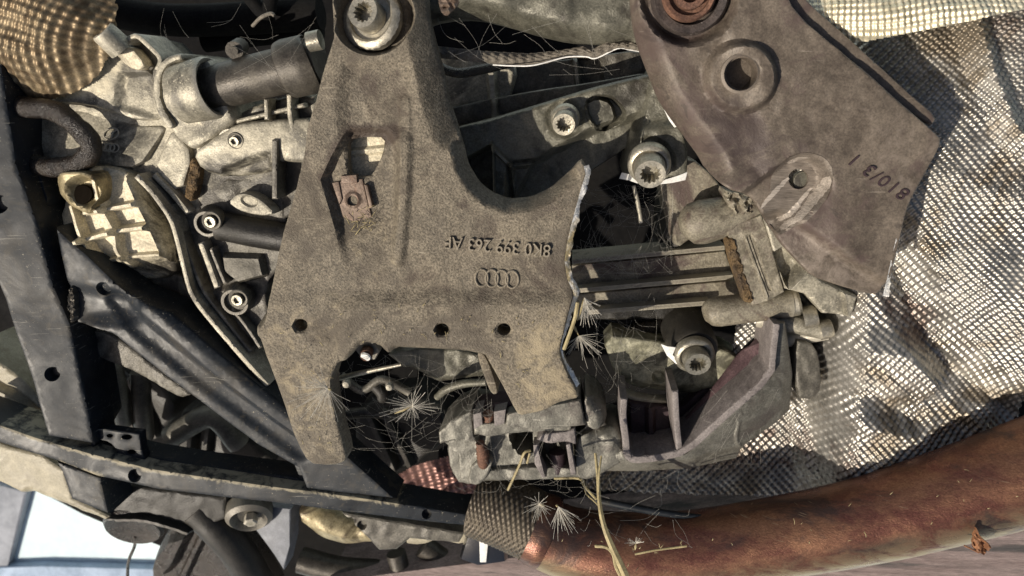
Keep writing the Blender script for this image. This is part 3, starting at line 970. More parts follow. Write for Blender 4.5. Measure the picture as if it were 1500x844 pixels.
# ribbed bright cover
relief('ribbed_cover', [(70, 330), (84, 300), (90, 262), (120, 244), (165, 244), (194, 258), (209, 293), (228, 330), (250, 380), (240, 415), (180, 420), (120, 372)], gz + .008, M['gear_bright'], gb, [
    ('ridge', [(144, 245), (153, 290), (160, 308), (176, 338), (179, 365), (192, 392)], 6, .008),
    ('ridge', [(112, 300), (120, 322), (131, 354), (160, 397), (175, 415)], 6, .008),
    ('ridge', [(130, 310), (180, 302), (210, 296)], 6, .006), ('ridge', [(100, 357), (140, 347), (176, 336), (226, 330)], 6, .007),
    ('ridge', [(193, 256), (209, 293), (228, 330), (250, 382)], 7, .007), ('ridge', [(150, 385), (190, 376), (240, 372)], 5, .004),
    ('fn', lambda u, v: -.016 * sst((v - 360) / 60) - .010 * sst((130 - u) / 70)),
    ('noise', 30, .0004)], step=3.6, thick=.03, smooth=1, rnd=(5, .002),
       grime_shade=[('grease_shade', [(100, 390), (190, 385), (250, 365), (260, 430), (150, 430)], .8, 26), ('grease_shade', [(196, 262), (230, 330), (250, 380), (225, 340), (200, 290)], .6, 14)])  # lower dark patch paints the shadow that ends the sunlit ribs
relief('sump_edge', [(166, 410), (185, 396), (215, 392), (262, 396), (280, 436), (318, 482), (362, 536), (400, 600), (300, 560), (240, 470), (190, 440)], gz - .012, M['gear_dark'], gb, [
    ('ridge', [(175, 408), (200, 398), (255, 396)], 6, .006), ('ridge', [(205, 440), (240, 446), (280, 444)], 8, .006), ('ridge', [(262, 470), (300, 474), (320, 486)], 5, .005),
    ('noise', 18, .003)], step=4.5, thick=.03, smooth=1, rnd=(4, .003))
relief('dark_lower_flange', [(330, 520), (360, 528), (395, 560), (420, 610), (440, 660), (400, 650), (360, 590)], gz - .004, M['gear_dark'], gb,
       [('noise', 12, .006), ('ridge', [(345, 530), (375, 545), (415, 600)], 6, .006)], step=4.5, thick=.03, smooth=1)
# tube socket with its mouth
sp = pxm(300, 125, gz)
ax_t = (W(440, 98, gz + .02) - W(318, 127, gz + .014)).normalized()
mouth = W(312, 128, gz + .012)
lathe('tube_socket', [(40 * sp, -.022), (42 * sp, -.004), (42 * sp, -.001), (39 * sp, .001), (34 * sp, 0), (33 * sp, -.018), (5 * sp, -.018)], mouth, M['gear'], gb, ax_t, 36, 40)
tl = thing('screw_lug', W(165, 60, gz), 'dusty hollow lug at the corner of the gearbox near the round foil shield', 'lug')
la = (W(148, 44, gz + .022) - W(180, 74, gz + .014)).normalized()
lathe('barrel', [(18 * sp, 0), (17 * sp, .013), (15.5 * sp, .0142), (9 * sp, .0142), (8.5 * sp, .008), (1 * sp, .008)], W(178, 72, gz + .012), M['gear'], tl, la, 24, 40)
tl.parent = None
e1 = ring_tubes('emblem', [(163, 196)], 11, 8, gz + .0006, .0006, M['gear'], gb, -.3, [[(155, 201), (171, 190)], [(163, 202), (166, 192)]])
e1['label'] = 'small raised slashed circle'
e2 = ring_tubes('emblem', [(148.5, 214), (155, 215), (161.5, 216), (168, 217)], 6.5, 6, gz + .0016, .0006, M['gear'], gb)
e2['label'] = 'small row of four raised linked rings'
lens = relief('eye_boss', [(333, 297), (346, 284), (362, 283), (382, 292), (404, 313), (388, 317), (366, 314), (348, 308)], gz + .010, M['gear'], gb,
              [('plat', circ((365, 295), 12, 16, 7, .35), -.0015, 3)], step=4, thick=.02, smooth=1, rnd=(3, .0015))
w = relief('rust_wedge', [(279, 231), (290, 236), (291, 262), (282, 298), (268, 286), (277, 256)], gz + .006, M['rustgold'], gb,
           [('noise', 9, .003)], step=3.5, thick=.02, smooth=1)
w['label'] = 'rust-brown corroded wedge'
for (u, v, z, rr, lab) in ((346, 206, gz + .009, 12, 'pale star-socket screw beside the shaft tube'), (311, 323, gz + .011, 14, 'star-socket screw beside the eye-shaped boss'),
                           (350, 437, gz + .010, 14, 'star-socket screw above the black diagonal brace')):
    t = thing('housing_screw', W(u, v, z), lab, 'screw', 'gearbox housing screws')
    s = pxm(u, v, z)
    lathe('collar', [(rr * s, -.006), (rr * s, .0008), (rr * .92 * s, .0015), (rr * .66 * s, .0008), (rr * .6 * s, -.001)], W(u, v, z), M['gear_dark'], t, (.05, -.1, 1), 28)
    spline_head('head', W(u, v, z - .001), rr * .58 * s, .0042, M['boltdark'], t, (.05, -.1, 1), 6, .6, .5)

# drive shaft stub and collar
sh = thing('shaft_tube', W(380, 112, gz), 'sooty dark shaft tube entering the gearbox socket', 'shaft')
tube('tube', [(312, 130, gz + .006), (380, 112, gz + .008), (470, 90, gz + .010)], 31, M['darksteel'], sh, 8, 28)
tube('collar', [(418, 103, gz + .009), (424, 101, gz + .009), (452, 95, gz + .010), (456, 94, gz + .010)], [37, 41, 41, 37], M['darksteel'], sh, 4, 32)
tube('end_ring', [(452, 62, gz + .026), (470, 58, gz + .026)], 14, M['boltdark'], sh, 3, 18)
t = thing('hose_clip_bolt', W(347, 70, gz), 'dark bolt end peeking out above the shaft tube', 'bolt')
tube('stem', [(352, 68, gz - .004), (343, 74, gz + .012)], 12, M['darksteel'], t, 2, 14)
tube('tip', [(344, 73.4, gz + .0105), (342, 75, gz + .0155)], 6, M['darksteel'], t, 2, 12)

# black oily hose and the cut lug
o = tube('oily_hose', [(10, 150, .545), (32, 157, .548), (80, 163, .550), (113, 186, .550), (134, 214, .549), (118, 239, .548), (80, 246, .545), (40, 238, .540)], 14, M['rubber'], None, 10, 18,
         rfun=lambda s, t: 1 + .05 * math.sin(37 * s + 2 * t) + .03 * math.sin(90 * s + t))
finish(o, 'black oily rubber hose looping over the gearbox', 'hose')
lg = thing('oily_pipe_lug', W(110, 285, .54), 'yellow-brown D-shaped lug with an oily black hole', 'lug')
relief('body', [(67, 264), (88, 252), (117, 251), (139, 257), (141, 288), (129, 314), (112, 318), (88, 306), (72, 288)], .557, M['brass'], lg,
       [('boss', (118, 283), 21, -.010, 12), ('edge', [(67, 264), (72, 288), (88, 306), (112, 318)], 26, .010, 1.2)], step=3.5, thick=.03, smooth=1, rnd=(3, .002))
prism('oil_pool', circ((120, 285), 15, 18, 14), .5498, .002, M['oil'], lg, .0005)

# black dirt blob between hose and frame
#@@MIDDLE
# ------------------------------------------------------------------ middle: arm, strap, covers
o = relief('suspension_arm', [(600, -60), (960, -60), (960, 62), (925, 61), (880, 64), (833, 60), (785, 49), (743, 36), (690, 24), (640, 26), (600, 40)], .575, M['olive'], None,
           [('edge', [(600, 40), (640, 26), (690, 24), (743, 36), (785, 49), (833, 60), (880, 64), (925, 61)], 30, .016, 1.7), ('noise', 40, .003)], step=6, thick=.03, smooth=1)
finish(o, 'smooth olive-brown arm crossing behind the two bracket halves', 'arm')
# webbing strap
def strap():
    top = [(628, 66), (670, 71), (710, 75), (774, 78), (815, 74), (854, 68), (867, 73), (886, 63), (934, 61), (950, 60)]
    bt = [(628, 84), (670, 88), (715, 93), (751, 96), (800, 93), (828, 84), (873, 85), (905, 71), (940, 76), (955, 76)]
    n = 120
    def arcp(p):
        p = np.array(p, float); d = np.r_[0, np.cumsum(np.linalg.norm(np.diff(p, axis=0), axis=1))]; d /= d[-1]
        return np.stack([np.interp(np.linspace(0, 1, n), d, p[:, k]) for k in (0, 1)], 1)
    A, B = arcp(top), arcp(bt)
    rows = 13
    V, Fc = [], []
    for k in range(rows):
        s = k / (rows - 1)
        P = A * (1 - s) + B * s
        x = WA(P, .558)
        ph = np.arange(n)
        x[:, 2] += .0011 * np.cos(ph * 1.35 + (k % 4 < 2) * 1.6) * np.cos(k * 1.55) + .003 * math.sin(math.pi * s) + .004 * np.sin(ph / n * 9)
        V.append(x)
    for k in range(rows):
        x = V[k].copy(); x[:, 2] -= .0022; V.append(x)
    V = np.vstack(V)
    for off, fl in ((0, False), (rows * n, True)):
        for k in range(rows - 1):
            for i in range(n - 1):
                q = [off + k * n + i, off + (k + 1) * n + i, off + (k + 1) * n + i + 1, off + k * n + i + 1]
                Fc.append(q[::-1] if fl else q)
    return obj('webbing', V, Fc, M['strap'], st, 80)


st = thing('woven_strap', W(780, 85, .555), 'flat grey woven strap with a bright foil hem, stretched under the olive arm', 'strap')
strap()
h_ = strands('foil_hem', [spline([W(u, v, .5605 + .0015 * math.sin(u * .05)) for u, v in [(722, 95), (751, 96.5), (783, 95.5), (828, 84), (858, 83), (873, 85.5), (905, 71), (922, 73), (940, 76)]], 6)], .00045, M['white'], st, 5)
o = tube('black_cable', [(632, 78, .545), (645, 98, .546), (670, 107, .546), (700, 103, .545), (735, 95, .54), (760, 88, .53)], 7, M['rubber'], None, 8, 12)
finish(o, 'thin black cable curving below the woven strap', 'cable')

cv = thing('transfer_case', W(750, 140, .49), 'grimy transfer case with ledges behind the strap and bracket neck', 'gearbox')
relief('panel', [(600, 60), (735, 85), (760, 100), (745, 150), (700, 165), (640, 180), (600, 190)], .500, M['gear'], cv,
       [('ridge', [(720, 90), (724, 160)], 9, .006), ('noise', 40, .002)], step=6, thick=.03, smooth=1)
relief('upper_panel', [(722, 96), (790, 92), (960, 70), (990, 110), (960, 135), (840, 140), (728, 158)], .492, M['gear_dark'], cv,
       [('ridge', [(842, 86), (848, 140)], 5, .006), ('plat', [(846, 86), (880, 84), (884, 128), (860, 132)], -.006, 5), ('ridge', [(738, 100), (741, 140)], 4, .003), ('noise', 30, .004)], step=6, thick=.03, smooth=1)
relief('dark_ledge', [(640, 162), (720, 144), (800, 130), (860, 122), (960, 104), (960, 128), (870, 140), (790, 158), (660, 192)], .510, M['gear_dark'], cv,
       [('ridge', [(724, 140), (726, 182)], 6, .003), ('noise', 30, .003)], step=6, thick=.03, smooth=1)
sc_ = thing('side_cover', W(790, 210, .50), 'olive cast side cover with a boxed rib and rounded pocket under one bolt', 'cover')
relief('plate', [(655, 190), (700, 179), (760, 162), (806, 148), (867, 129), (910, 118), (962, 106), (985, 140), (960, 190), (916, 224), (880, 246), (854, 264), (830, 330), (640, 330), (640, 240)], .545, M['olive'], sc_, [
    ('plat', [(866, 194), (783, 239), (748, 243), (740, 340), (1000, 340), (1000, 150), (940, 170)], -.016, 16),
    ('plat', [(680, 236), (720, 214), (722, 330), (680, 330)], -.018, 8),
    ('ridge', [(721, 214), (722, 300)], 5, .006),
    ('ridge', [(722, 216), (748, 242)], 5, .004),
    ('plat', [(748, 242), (783, 238), (762, 276), (752, 300)], .010, 6),
    ('ridge', [(748, 242), (750, 300)], 4, .004),
    ('plat', chaikin([(858, 150), (872, 141), (895, 142), (914, 160), (916, 178), (880, 196), (862, 172)], 1), -.012, 6),
    ('plat', chaikin([(857, 152), (874, 143), (896, 150), (904, 178), (876, 194), (860, 172)], 1), .009, 5),
    ('boss', (828, 174), 27, -.0015, 6),
    ('edge', [(700, 179), (760, 162), (806, 148), (867, 129), (962, 106)], 7, .002, 2),
    ('noise', 30, .0010), ('noise', 10, .0004)], step=4.4, thick=.03, smooth=1, rnd=(4, .002))
pz = .556
po = thing('bolt_post', W(960, 220, .50), 'olive post carrying a flange bolt, tucked under the broken slab', 'post')
relief('post', [(950, 104), (975, 96), (985, 150), (1003, 200), (1009, 228), (1006, 262), (975, 268), (930, 268), (911, 258), (922, 215), (932, 170)], pz, M['olive'], po, [
    ('edge', [(950, 104), (932, 170), (922, 215), (911, 258)], 16, .012, 1.5), ('boss', (951, 240), 38, -.002, 6), ('plat', [(940, 100), (990, 100), (994, 180), (930, 186)], -.006, 16), ('noise', 20, .002)],
       step=4.4, thick=.045, smooth=1, rnd=(5, .003))
for nm, pts in (('paint_flake', [(907, 262), (911, 253), (925, 256), (936, 263), (934, 269), (921, 264)]), ('paint_flake', [(960, 271), (975, 263), (992, 258), (1007, 252), (1004, 264), (985, 268)]),
                ('paint_flake', [(971, 157), (983, 160), (996, 184), (988, 187), (980, 176)])):
    prism(nm, pts, pz + .001, .0008, M['white'], po, .0001)
#@@MOUNT
# ------------------------------------------------------------------ mount with ribs
mt = thing('ribbed_mount', W(1060, 390, .49), 'ribbed alloy mount with two round pads and an orange rust streak', 'mount')
relief('back_plate', [(966, 300), (985, 262), (1010, 240), (1060, 280), (1120, 310), (1150, 425), (1150, 470), (1040, 475), (990, 470), (880, 468), (835, 470), (832, 395), (966, 380)], .492, M['sooty'], mt, [
    ('plat', [(966, 300), (985, 296), (992, 358), (984, 362), (966, 340)], .02, 8), ('noise', 25, .0015)], step=6, thick=.04, smooth=1)  # dark material paints the shade behind the torn edge
for k, (a, b, rr) in enumerate((((838, 384), (1062, 363), 3.6), ((838, 427), (1074, 406), 3.6), ((862, 458), (1040, 444), 3.6))):
    d = np.array(b) - np.array(a)
    nn = np.array([-d[1], d[0]]) / np.linalg.norm(d) * rr
    p = [np.array(a) + nn, np.array(b) + nn, np.array(b) - nn, np.array(a) - nn]
    prism('rib', p, .5165, .03, M['mount'], mt, .0010)
for p in ([(838, 389), (1062, 368), (1074, 401), (838, 422)], [(838, 432), (1078, 411), (1086, 440), (1040, 442), (862, 453)]):
    relief('web_panel', p, .506, M['mount'], mt, [('noise', 40, .0006)], step=7, thick=.01, smooth=0, rnd=(2, .0008))
relief('side_web', [(962, 246), (1010, 228), (1050, 262), (1066, 300), (1000, 362), (984, 358), (972, 300)], .521, M['mount'], mt, [('noise', 40, .0007), ('edge', [(972, 300), (984, 358)], 8, .006)], step=5, thick=.03, smooth=1)
o = tube('pad', [(1000, 331, .534), (1012, 328, .536), (1030, 325, .537), (1064, 317, .536), (1114, 306, .534)], [16, 30, 33, 30, 24], M['mount'], mt, 6, 24)
o = tube('pad', [(1032, 460, .534), (1040, 458, .535), (1054, 456, .536), (1100, 451, .536), (1158, 445, .535)], [12, 20, 23, 22, 20], M['mount'], mt, 6, 24)
relief('face_plate', [(1064, 336), (1116, 314), (1126, 345), (1149, 428), (1124, 442), (1102, 448), (1082, 400)], .547, M['mount'], mt,
       [('ridge', [(1092, 350), (1124, 436)], 3, .0012), ('ridge', [(1100, 345), (1128, 425)], 3, -.001), ('noise', 18, .0012)], step=4, thick=.03, smooth=0, rnd=(3, .001))
w = relief('rust_streak', [(1062, 350), (1076, 347), (1082, 366), (1090, 388), (1096, 412), (1106, 438), (1100, 446), (1090, 444), (1084, 424), (1078, 408), (1070, 384)], .5482, M['rustgold'], mt, [('noise', 6, .0016)], step=3, thick=.01, smooth=1, rnd=(4, .003))
w['label'] = 'orange rust crust running down the mount'
relief('rough_knuckle', [(1058, 278), (1080, 282), (1100, 288), (1114, 302), (1098, 316), (1070, 312)], .548, M['mount'], mt, [('noise', 9, .006)], step=3.5, thick=.02, smooth=1)
bk = thing('split_casting', W(1190, 410, .50), 'pale cracked casting with three round pin ends beside the foil shield', 'casting')
relief('block', [(1116, 316), (1140, 345), (1178, 390), (1205, 412), (1234, 426), (1254, 432), (1244, 464), (1205, 460), (1180, 432), (1150, 424), (1130, 362)], .548, M['gear'], bk, [
    ('plat', [(1133, 372), (1150, 362), (1178, 394), (1154, 420)], -.010, 5), ('ridge', [(1180, 392), (1156, 420)], 6, .005),
    ('plat', [(1232, 424), (1256, 432), (1244, 466), (1238, 462)], .004, 4), ('noise', 13, .006)], step=3.8, thick=.03, smooth=0, rnd=(4, .003))
for (a, b, r) in (((1152, 446, .534), (1172, 442, .535), 20), ((1176, 466, .536), (1197, 462, .537), 17), ((1200, 484, .536), (1218, 480, .536), 15)):
    u, v, z = a
    s = pxm(u, v, z)
    axx = (W(*b) - W(*a))
    L = axx.length
    lathe('pin', [(r * s, 0), (r * s, L * .8), (r * .86 * s, L), (r * .5 * s, L), (r * .48 * s, L * .9), (.0001, L * .9)], W(*a), M['steel'], bk, axx, 26)
tube('pin_arm', [(1110, 466, .525), (1160, 474, .532), (1208, 484, .534)], 14, M['gear'], bk, 5, 14)
tube('pin_arm', [(1150, 498, .522), (1212, 486, .530)], 12, M['gear'], bk, 5, 14)

o = tube('pale_rod', [(928, 272, .545), (934, 296, .545), (939, 326, .543)], [3, 3.4, 3.2], M['gear'], None, 4, 10)
finish(o, 'short pale rod poking out below the bolt post', 'rod')
# dark corrugated boot, stub and olive pan behind the carrier
o = tube('corrugated_boot', [(905, 492, .485), (940, 484, .487), (1000, 472, .487)], 15, M['rubber'], None, 26, 16, rfun=lambda s, t: 1 + .10 * math.sin(s * 95))
finish(o, 'small black corrugated boot behind the lowest rib', 'boot')
pn = thing('oil_pan', W(990, 550, .47), 'mottled olive oil pan seen through the carrier opening', 'pan')
relief('pan', [(880, 490), (960, 500), (1060, 510), (1090, 530), (1060, 570), (1040, 584), (990, 584), (930, 575), (905, 560)], .512, M['pan'], pn,
       [('noise', 40, .0018), ('edge', [(905, 560), (930, 575), (990, 584), (1040, 584)], 20, .01, 1.4), ('boss', (965, 552), 8, -.006, 5)], step=5, thick=.03, smooth=1)
relief('light_rim', [(915, 576), (940, 584), (985, 588), (980, 592), (935, 590), (915, 582)], .515, M['cream'], pn, step=4, thick=.01, smooth=1, rnd=(2, .001))
sb = thing('bolt_stub', W(1010, 500, .50), 'dark round stub with a torn white flake holding a bolt', 'stub')
lathe('stub', [(37 * pxm(1012, 500, .52), -.02), (36 * pxm(1012, 500, .52), .008), (33 * pxm(1012, 500, .52), .011), (.001, .011)], W(1012, 502, .520), M['sooty'], sb, (.10, -.25, 1), 26)
prism('paint_flake', [(968, 504), (978, 508), (990, 509), (985, 520), (998, 534), (990, 533), (977, 521)], .538, .0008, M['white'], sb, .0001)

#@@CARRIER
# ------------------------------------------------------------------ lower carrier tray
ct = thing('gearbox_carrier', W(980, 640, .50), 'angular grey cast carrier with open pockets resting above the exhaust pipe', 'carrier')
cz = .550
# floor of the pockets and rim walls
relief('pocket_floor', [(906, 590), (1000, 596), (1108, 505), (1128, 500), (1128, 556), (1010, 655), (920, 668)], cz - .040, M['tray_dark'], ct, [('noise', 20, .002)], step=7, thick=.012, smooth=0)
rim_path = [(914, 584), (912, 612), (917, 646), (918, 668), (928, 675), (960, 672), (1004, 663), (1060, 612), (1130, 551), (1133, 512), (1138, 474)]
rim_line = chaikin(rim_path, 1, False)


def outer_slope(u, v):
    d = segdist(np.stack([u, v], 1), rim_line)
    return -.00016 * d - .00022 * np.clip(v - 676 - np.clip(u - 1010, 0, 80) * -.2, 0, 60) * (u < 1092) - .0002 * np.clip(u - 1150, 0, 40)


relief('outer_face', [(912, 660), (919, 676), (960, 674), (1006, 666), (1064, 614), (1132, 553), (1135, 510), (1138, 474), (1152, 474), (1160, 514), (1168, 557), (1166, 615), (1130, 640), (1092, 666), (1089, 694), (980, 701), (868, 707), (862, 690), (884, 682)],
       cz, M['tray'], ct, [('fn', outer_slope), ('guide', [(870, 678), (1005, 678), (1090, 666)]), ('ridge', [(1085, 622), (1080, 650), (1092, 668)], 4, .0008), ('noise', 40, .0008)], step=4.4, thick=.045, smooth=0, rnd=(3, .0012),
       grime_shade=[('grease_shade', [(1080, 600), (1130, 570), (1140, 620), (1090, 660)], .25, 30), ('dusty', [(1000, 660), (1080, 600), (1120, 620), (1060, 690)], .2, 40)])
rail('rim', rim_path, 11, cz + .004, .04, M['tray_pink'], ct, (2.5, .001), 1)
rail('pocket_rib', [(989, 573), (991, 620), (996, 664)], 10, cz + .003, .045, M['tray_pink'], ct, (2.5, .001), 1)
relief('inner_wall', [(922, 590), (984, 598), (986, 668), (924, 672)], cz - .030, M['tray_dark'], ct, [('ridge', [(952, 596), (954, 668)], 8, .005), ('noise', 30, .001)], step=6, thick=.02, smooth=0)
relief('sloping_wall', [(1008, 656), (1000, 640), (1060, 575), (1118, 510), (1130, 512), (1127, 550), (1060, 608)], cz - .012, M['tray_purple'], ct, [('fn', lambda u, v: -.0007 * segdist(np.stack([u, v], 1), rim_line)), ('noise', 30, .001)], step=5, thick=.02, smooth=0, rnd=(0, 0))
relief('shoulder', [(846, 640), (870, 634), (898, 627), (910, 632), (914, 676), (890, 690), (862, 704), (846, 702), (842, 670)], cz - .003, M['tray'], ct, [('edge', [(910, 632), (898, 627), (870, 634)], 10, .004), ('noise', 24, .0015)], step=5, thick=.04, smooth=1)
o = relief('side_ear', [(1164, 500), (1188, 502), (1200, 520), (1204, 570), (1192, 586), (1166, 584)], cz - .015, M['gear_dark'], ct, [('noise', 14, .003)], step=5, thick=.03, smooth=1)
# left arm with pads, clip, bolt pocket
lc = thing('carrier_arm', W(760, 650, .50), 'grey carrier arm with bolt pocket and U-shaped clip below the broken bracket foot', 'carrier')
relief('base', [(670, 600), (740, 610), (880, 612), (900, 640), (884, 700), (720, 705), (676, 712), (660, 690), (654, 650)], .541, M['tray'], lc, [
    ('plat', [(748, 632), (778, 630), (780, 662), (752, 656)], -.024, 4), ('plat', [(790, 650), (838, 648), (842, 690), (800, 694)], -.014, 5),
    ('plat', [(840, 622), (856, 622), (852, 690), (844, 690)], -.02, 4), ('ridge', [(740, 622), (768, 668)], 7, .006), ('noise', 18, .003)], step=4.2, thick=.04, smooth=1)
relief('top_block', [(742, 607), (762, 602), (850, 586), (858, 624), (800, 630), (740, 626)], .556, M['tray'], lc, [('noise', 20, .001)], step=5, thick=.04, smooth=0, rnd=(3, .0015))
relief('end_pad', [(854, 580), (872, 584), (888, 604), (890, 622), (872, 632), (858, 624)], .552, M['tray'], lc, [('noise', 20, .002), ('edge', [(872, 584), (888, 604), (890, 622)], 14, .008, 1.5)], step=5, thick=.04, smooth=1, rnd=(3, .0015))
relief('nose', [(642, 634), (660, 616), (690, 602), (694, 640), (700, 650), (698, 690), (684, 712), (672, 712), (668, 676), (644, 654)], .553, M['tray'], lc,
       [('plat', [(640, 655), (668, 646), (700, 652), (700, 720), (660, 720)], -.008, 8), ('noise', 14, .003)], step=4.2, thick=.04, smooth=0, rnd=(3, .0015))
relief('lower_cheek', [(692, 676), (724, 672), (714, 700), (700, 712), (684, 708)], .548, M['tray'], lc, [('noise', 14, .002)], step=5, thick=.03, smooth=1)
relief('top_ledge', [(694, 622), (740, 618), (838, 622), (836, 632), (770, 634), (720, 640), (694, 638)], .554, M['tray'], lc, [('noise', 14, .002)], step=5, thick=.03, smooth=0, rnd=(3, .0015))
prism('purple_lug', [(693, 607), (705, 604), (707, 622), (694, 630)], .556, .02, M['tray_pink'], lc)
prism('purple_lug', [(723, 603), (741, 600), (739, 621), (724, 625)], .556, .02, M['tray_pink'], lc)
tube('bolt_shank', [(715, 606, .552), (716, 630, .545)], 8, M['rust'], lc, 8, 14, rfun=lambda s, t: 1 + .08 * math.sin(s * 60))
relief('lower_ledge', [(700, 690), (780, 684), (884, 686), (882, 700), (800, 704), (700, 706)], .5455, M['tray'], lc, [('noise', 14, .002)], step=5, thick=.03, smooth=0, rnd=(4, .002))
relief('clip_bridge', [(786, 645), (795, 636), (830, 632), (842, 628), (844, 652), (832, 648), (800, 650)], .555, M['tray_pink'], lc, [('noise', 10, .001)], step=4, thick=.012, smooth=0, rnd=(2, .001))
prism('clip_leg', [(781, 652), (789, 652), (790, 676), (801, 699), (794, 701), (783, 680)], .556, .012, M['tray_pink'], lc, .001)
prism('clip_leg', [(829, 652), (835, 650), (844, 695), (836, 697)], .556, .012, M['tray_pink'], lc, .001)
tube('clip_pin', [(816, 662, .540), (817, 690, .540)], 12, M['tray_dark'], lc, 6, 16, rfun=lambda s, t: 1 + .1 * math.sin(s * 25))
bo = tube('corroded_bolt', [(703, 648, .556), (707, 664, .553), (708, 682, .546)], [6, 9, 8], M['rust'], None, 8, 14, rfun=lambda s, t: 1 + .12 * math.sin(s * 30))
finish(bo, 'small corroded bolt in the notch of the carrier arm', 'bolt')
o = relief('dark_strut', [(655, 618), (690, 598), (742, 588), (754, 596), (700, 608), (664, 622)], .545, M['tray_dark'], lc, step=5, thick=.02, smooth=1)

# nut and stud under the bracket, cable tie, inner items
sn = thing('stud_nut', W(540, 512, .575), 'threaded stud with rusty flaking tip in a black nut under the bracket', 'nut')
s = pxm(540, 512, .575)
lathe('nut', [(19 * s, -.01), (19 * s, .003), (17 * s, .0045), (9 * s, .0045)], W(541, 508, .572), M['gear_dark'], sn, (0, -.2, 1), 6, 20)
tube('stud', [(541, 508, .570), (536, 521, .583)], [9, 8], M['rust'], sn, 14, 12, rfun=lambda q, t: 1 + .1 * math.sin(q * 40))
lathe('tip', [(8 * s, 0), (7 * s, .001), (.0005, .001)], W(536, 522, .583), M['white'], sn, (-.2, -.5, 1), 12)
o = tube('steel_pin', [(486, 557, .575), (530, 546, .578), (588, 534, .58)], [3.4, 3.8, 2.4], M['steel'], None, 4, 10)
finish(o, 'thin pale steel pin sticking out from behind the bracket leg', 'pin')
o = tube('curved_wire', [(640, 582, .54), (655, 570, .545), (680, 562, .548), (712, 560, .55)], [5, 6, 6, 5], M['olive'], None, 8, 12)
finish(o, 'short olive cable end bending towards the bracket foot', 'cable')
ub = relief('upper_block', [(560, 512), (700, 512), (716, 560), (690, 556), (640, 570), (600, 548)], .530, M['olive'], None, [('noise', 22, .006), ('edge', [(600, 548), (640, 570), (716, 560)], 16, .012, 1.4)], step=5, thick=.03, smooth=1)
finish(ub, 'shaded olive casting behind the notch of the bracket', 'casting')
hk = thing('linkage_joint', W(540, 570, .50), 'dark linkage with pale round ends behind the bracket notch', 'linkage')
for (u, v) in ((508, 562), (571, 566)):
    c = W(u, v, .52)
    lathe('ball_end', [(.0001, -.004), (.0022, -.003), (.0032, 0), (.0022, .0028), (.0001, .0034)], c, M['gear'], hk, (0, 0, 1), 14)
tube('link', [(500, 550, .51), (530, 572, .512), (560, 556, .512), (600, 575, .508)], 6, M['gear_dark'], hk, 6, 10)
tube('link', [(490, 610, .50), (540, 604, .505), (600, 612, .50)], 8, M['darksteel'], hk, 6, 10)
tube('link', [(545, 560, .51), (560, 580, .51), (545, 600, .505)], 9, M['sooty'], hk, 6, 10)

#@@SHIELDS
# ------------------------------------------------------------------ embossed heat shields
def foil(name, x0, x1, y0, y1, z, mat, pitch, ang, amp, base, step=2.1, parent=None, clip=None, skew=0.0, ratio=1.0, grime_shade=()):
    xs, ys = np.arange(x0, x1, step), np.arange(y0, y1, step)
    U, Vv = np.meshgrid(xs, ys)
    P = np.stack([U.ravel(), Vv.ravel()], 1)
    b = base(P[:, 0], P[:, 1])
    u, v = P[:, 0], P[:, 1]
    # the dimples follow the folded sheet, so they wander a little with its relief
    wu = u + b * 420 + 5 * np.sin(v / 61 + u / 97) + .7 * np.sin(v / 23)
    wv = v + b * 260 + 5 * np.sin(u / 53 - v / 83) + .7 * np.sin(u / 19)
    ca, sa = math.cos(ang), math.sin(ang)
    A = (wu * ca - wv * sa) / (pitch * ratio)
    B = (wu * math.sin(ang + skew) + wv * math.cos(ang + skew)) / pitch
    dim = (np.cos(2 * math.pi * A) * .48 + np.cos(2 * math.pi * B))
    nz_ = np.array([mnoise.fractal(Vector((a_ / 46, b_ / 46, 1.7)), 1.0, 2.0, 2) for a_, b_ in P[::1]])
    flat = np.clip(.92 + .35 * nz_, .4, 1.12)
    b = b + .0022 * nz_
    X = WA(P, z)
    X[:, 2] += b + amp * dim * flat
    ny, nx = U.shape
    idx = np.arange(ny * nx).reshape(ny, nx)
    Q = np.stack([idx[:-1, :-1], idx[1:, :-1], idx[1:, 1:], idx[:-1, 1:]], -1).reshape(-1, 4)
    if clip is not None:
        k = inside(P, np.array(clip, float))
        Q = Q[k[Q].all(1)]
        used = np.unique(Q)
        mp = np.full(len(P), -1); mp[used] = np.arange(len(used))
        X, Q, P = X[used], mp[Q], P[used]
    o = obj(name, X, Q, mat, parent, 0)
    if grime_shade and len(o.data.vertices) == len(P):
        val = np.zeros(len(P))
        for shape, amt, soft in grime_shade:
            d = segdist(P, shape, True)
            d = np.where(inside(P, shape), d, -d)
            val = np.maximum(val, amt * sst((d + soft * .5) / soft))
        o.data.attributes.new('grease_shade', 'FLOAT', 'POINT').data.foreach_set('value', val)
    return o


def crease(u, v, pts, w, h):
    P = np.stack([u, v], 1)
    return .75 * h * np.clip(1 - segdist(P, pts) / (w * 1.9), 0, 1)


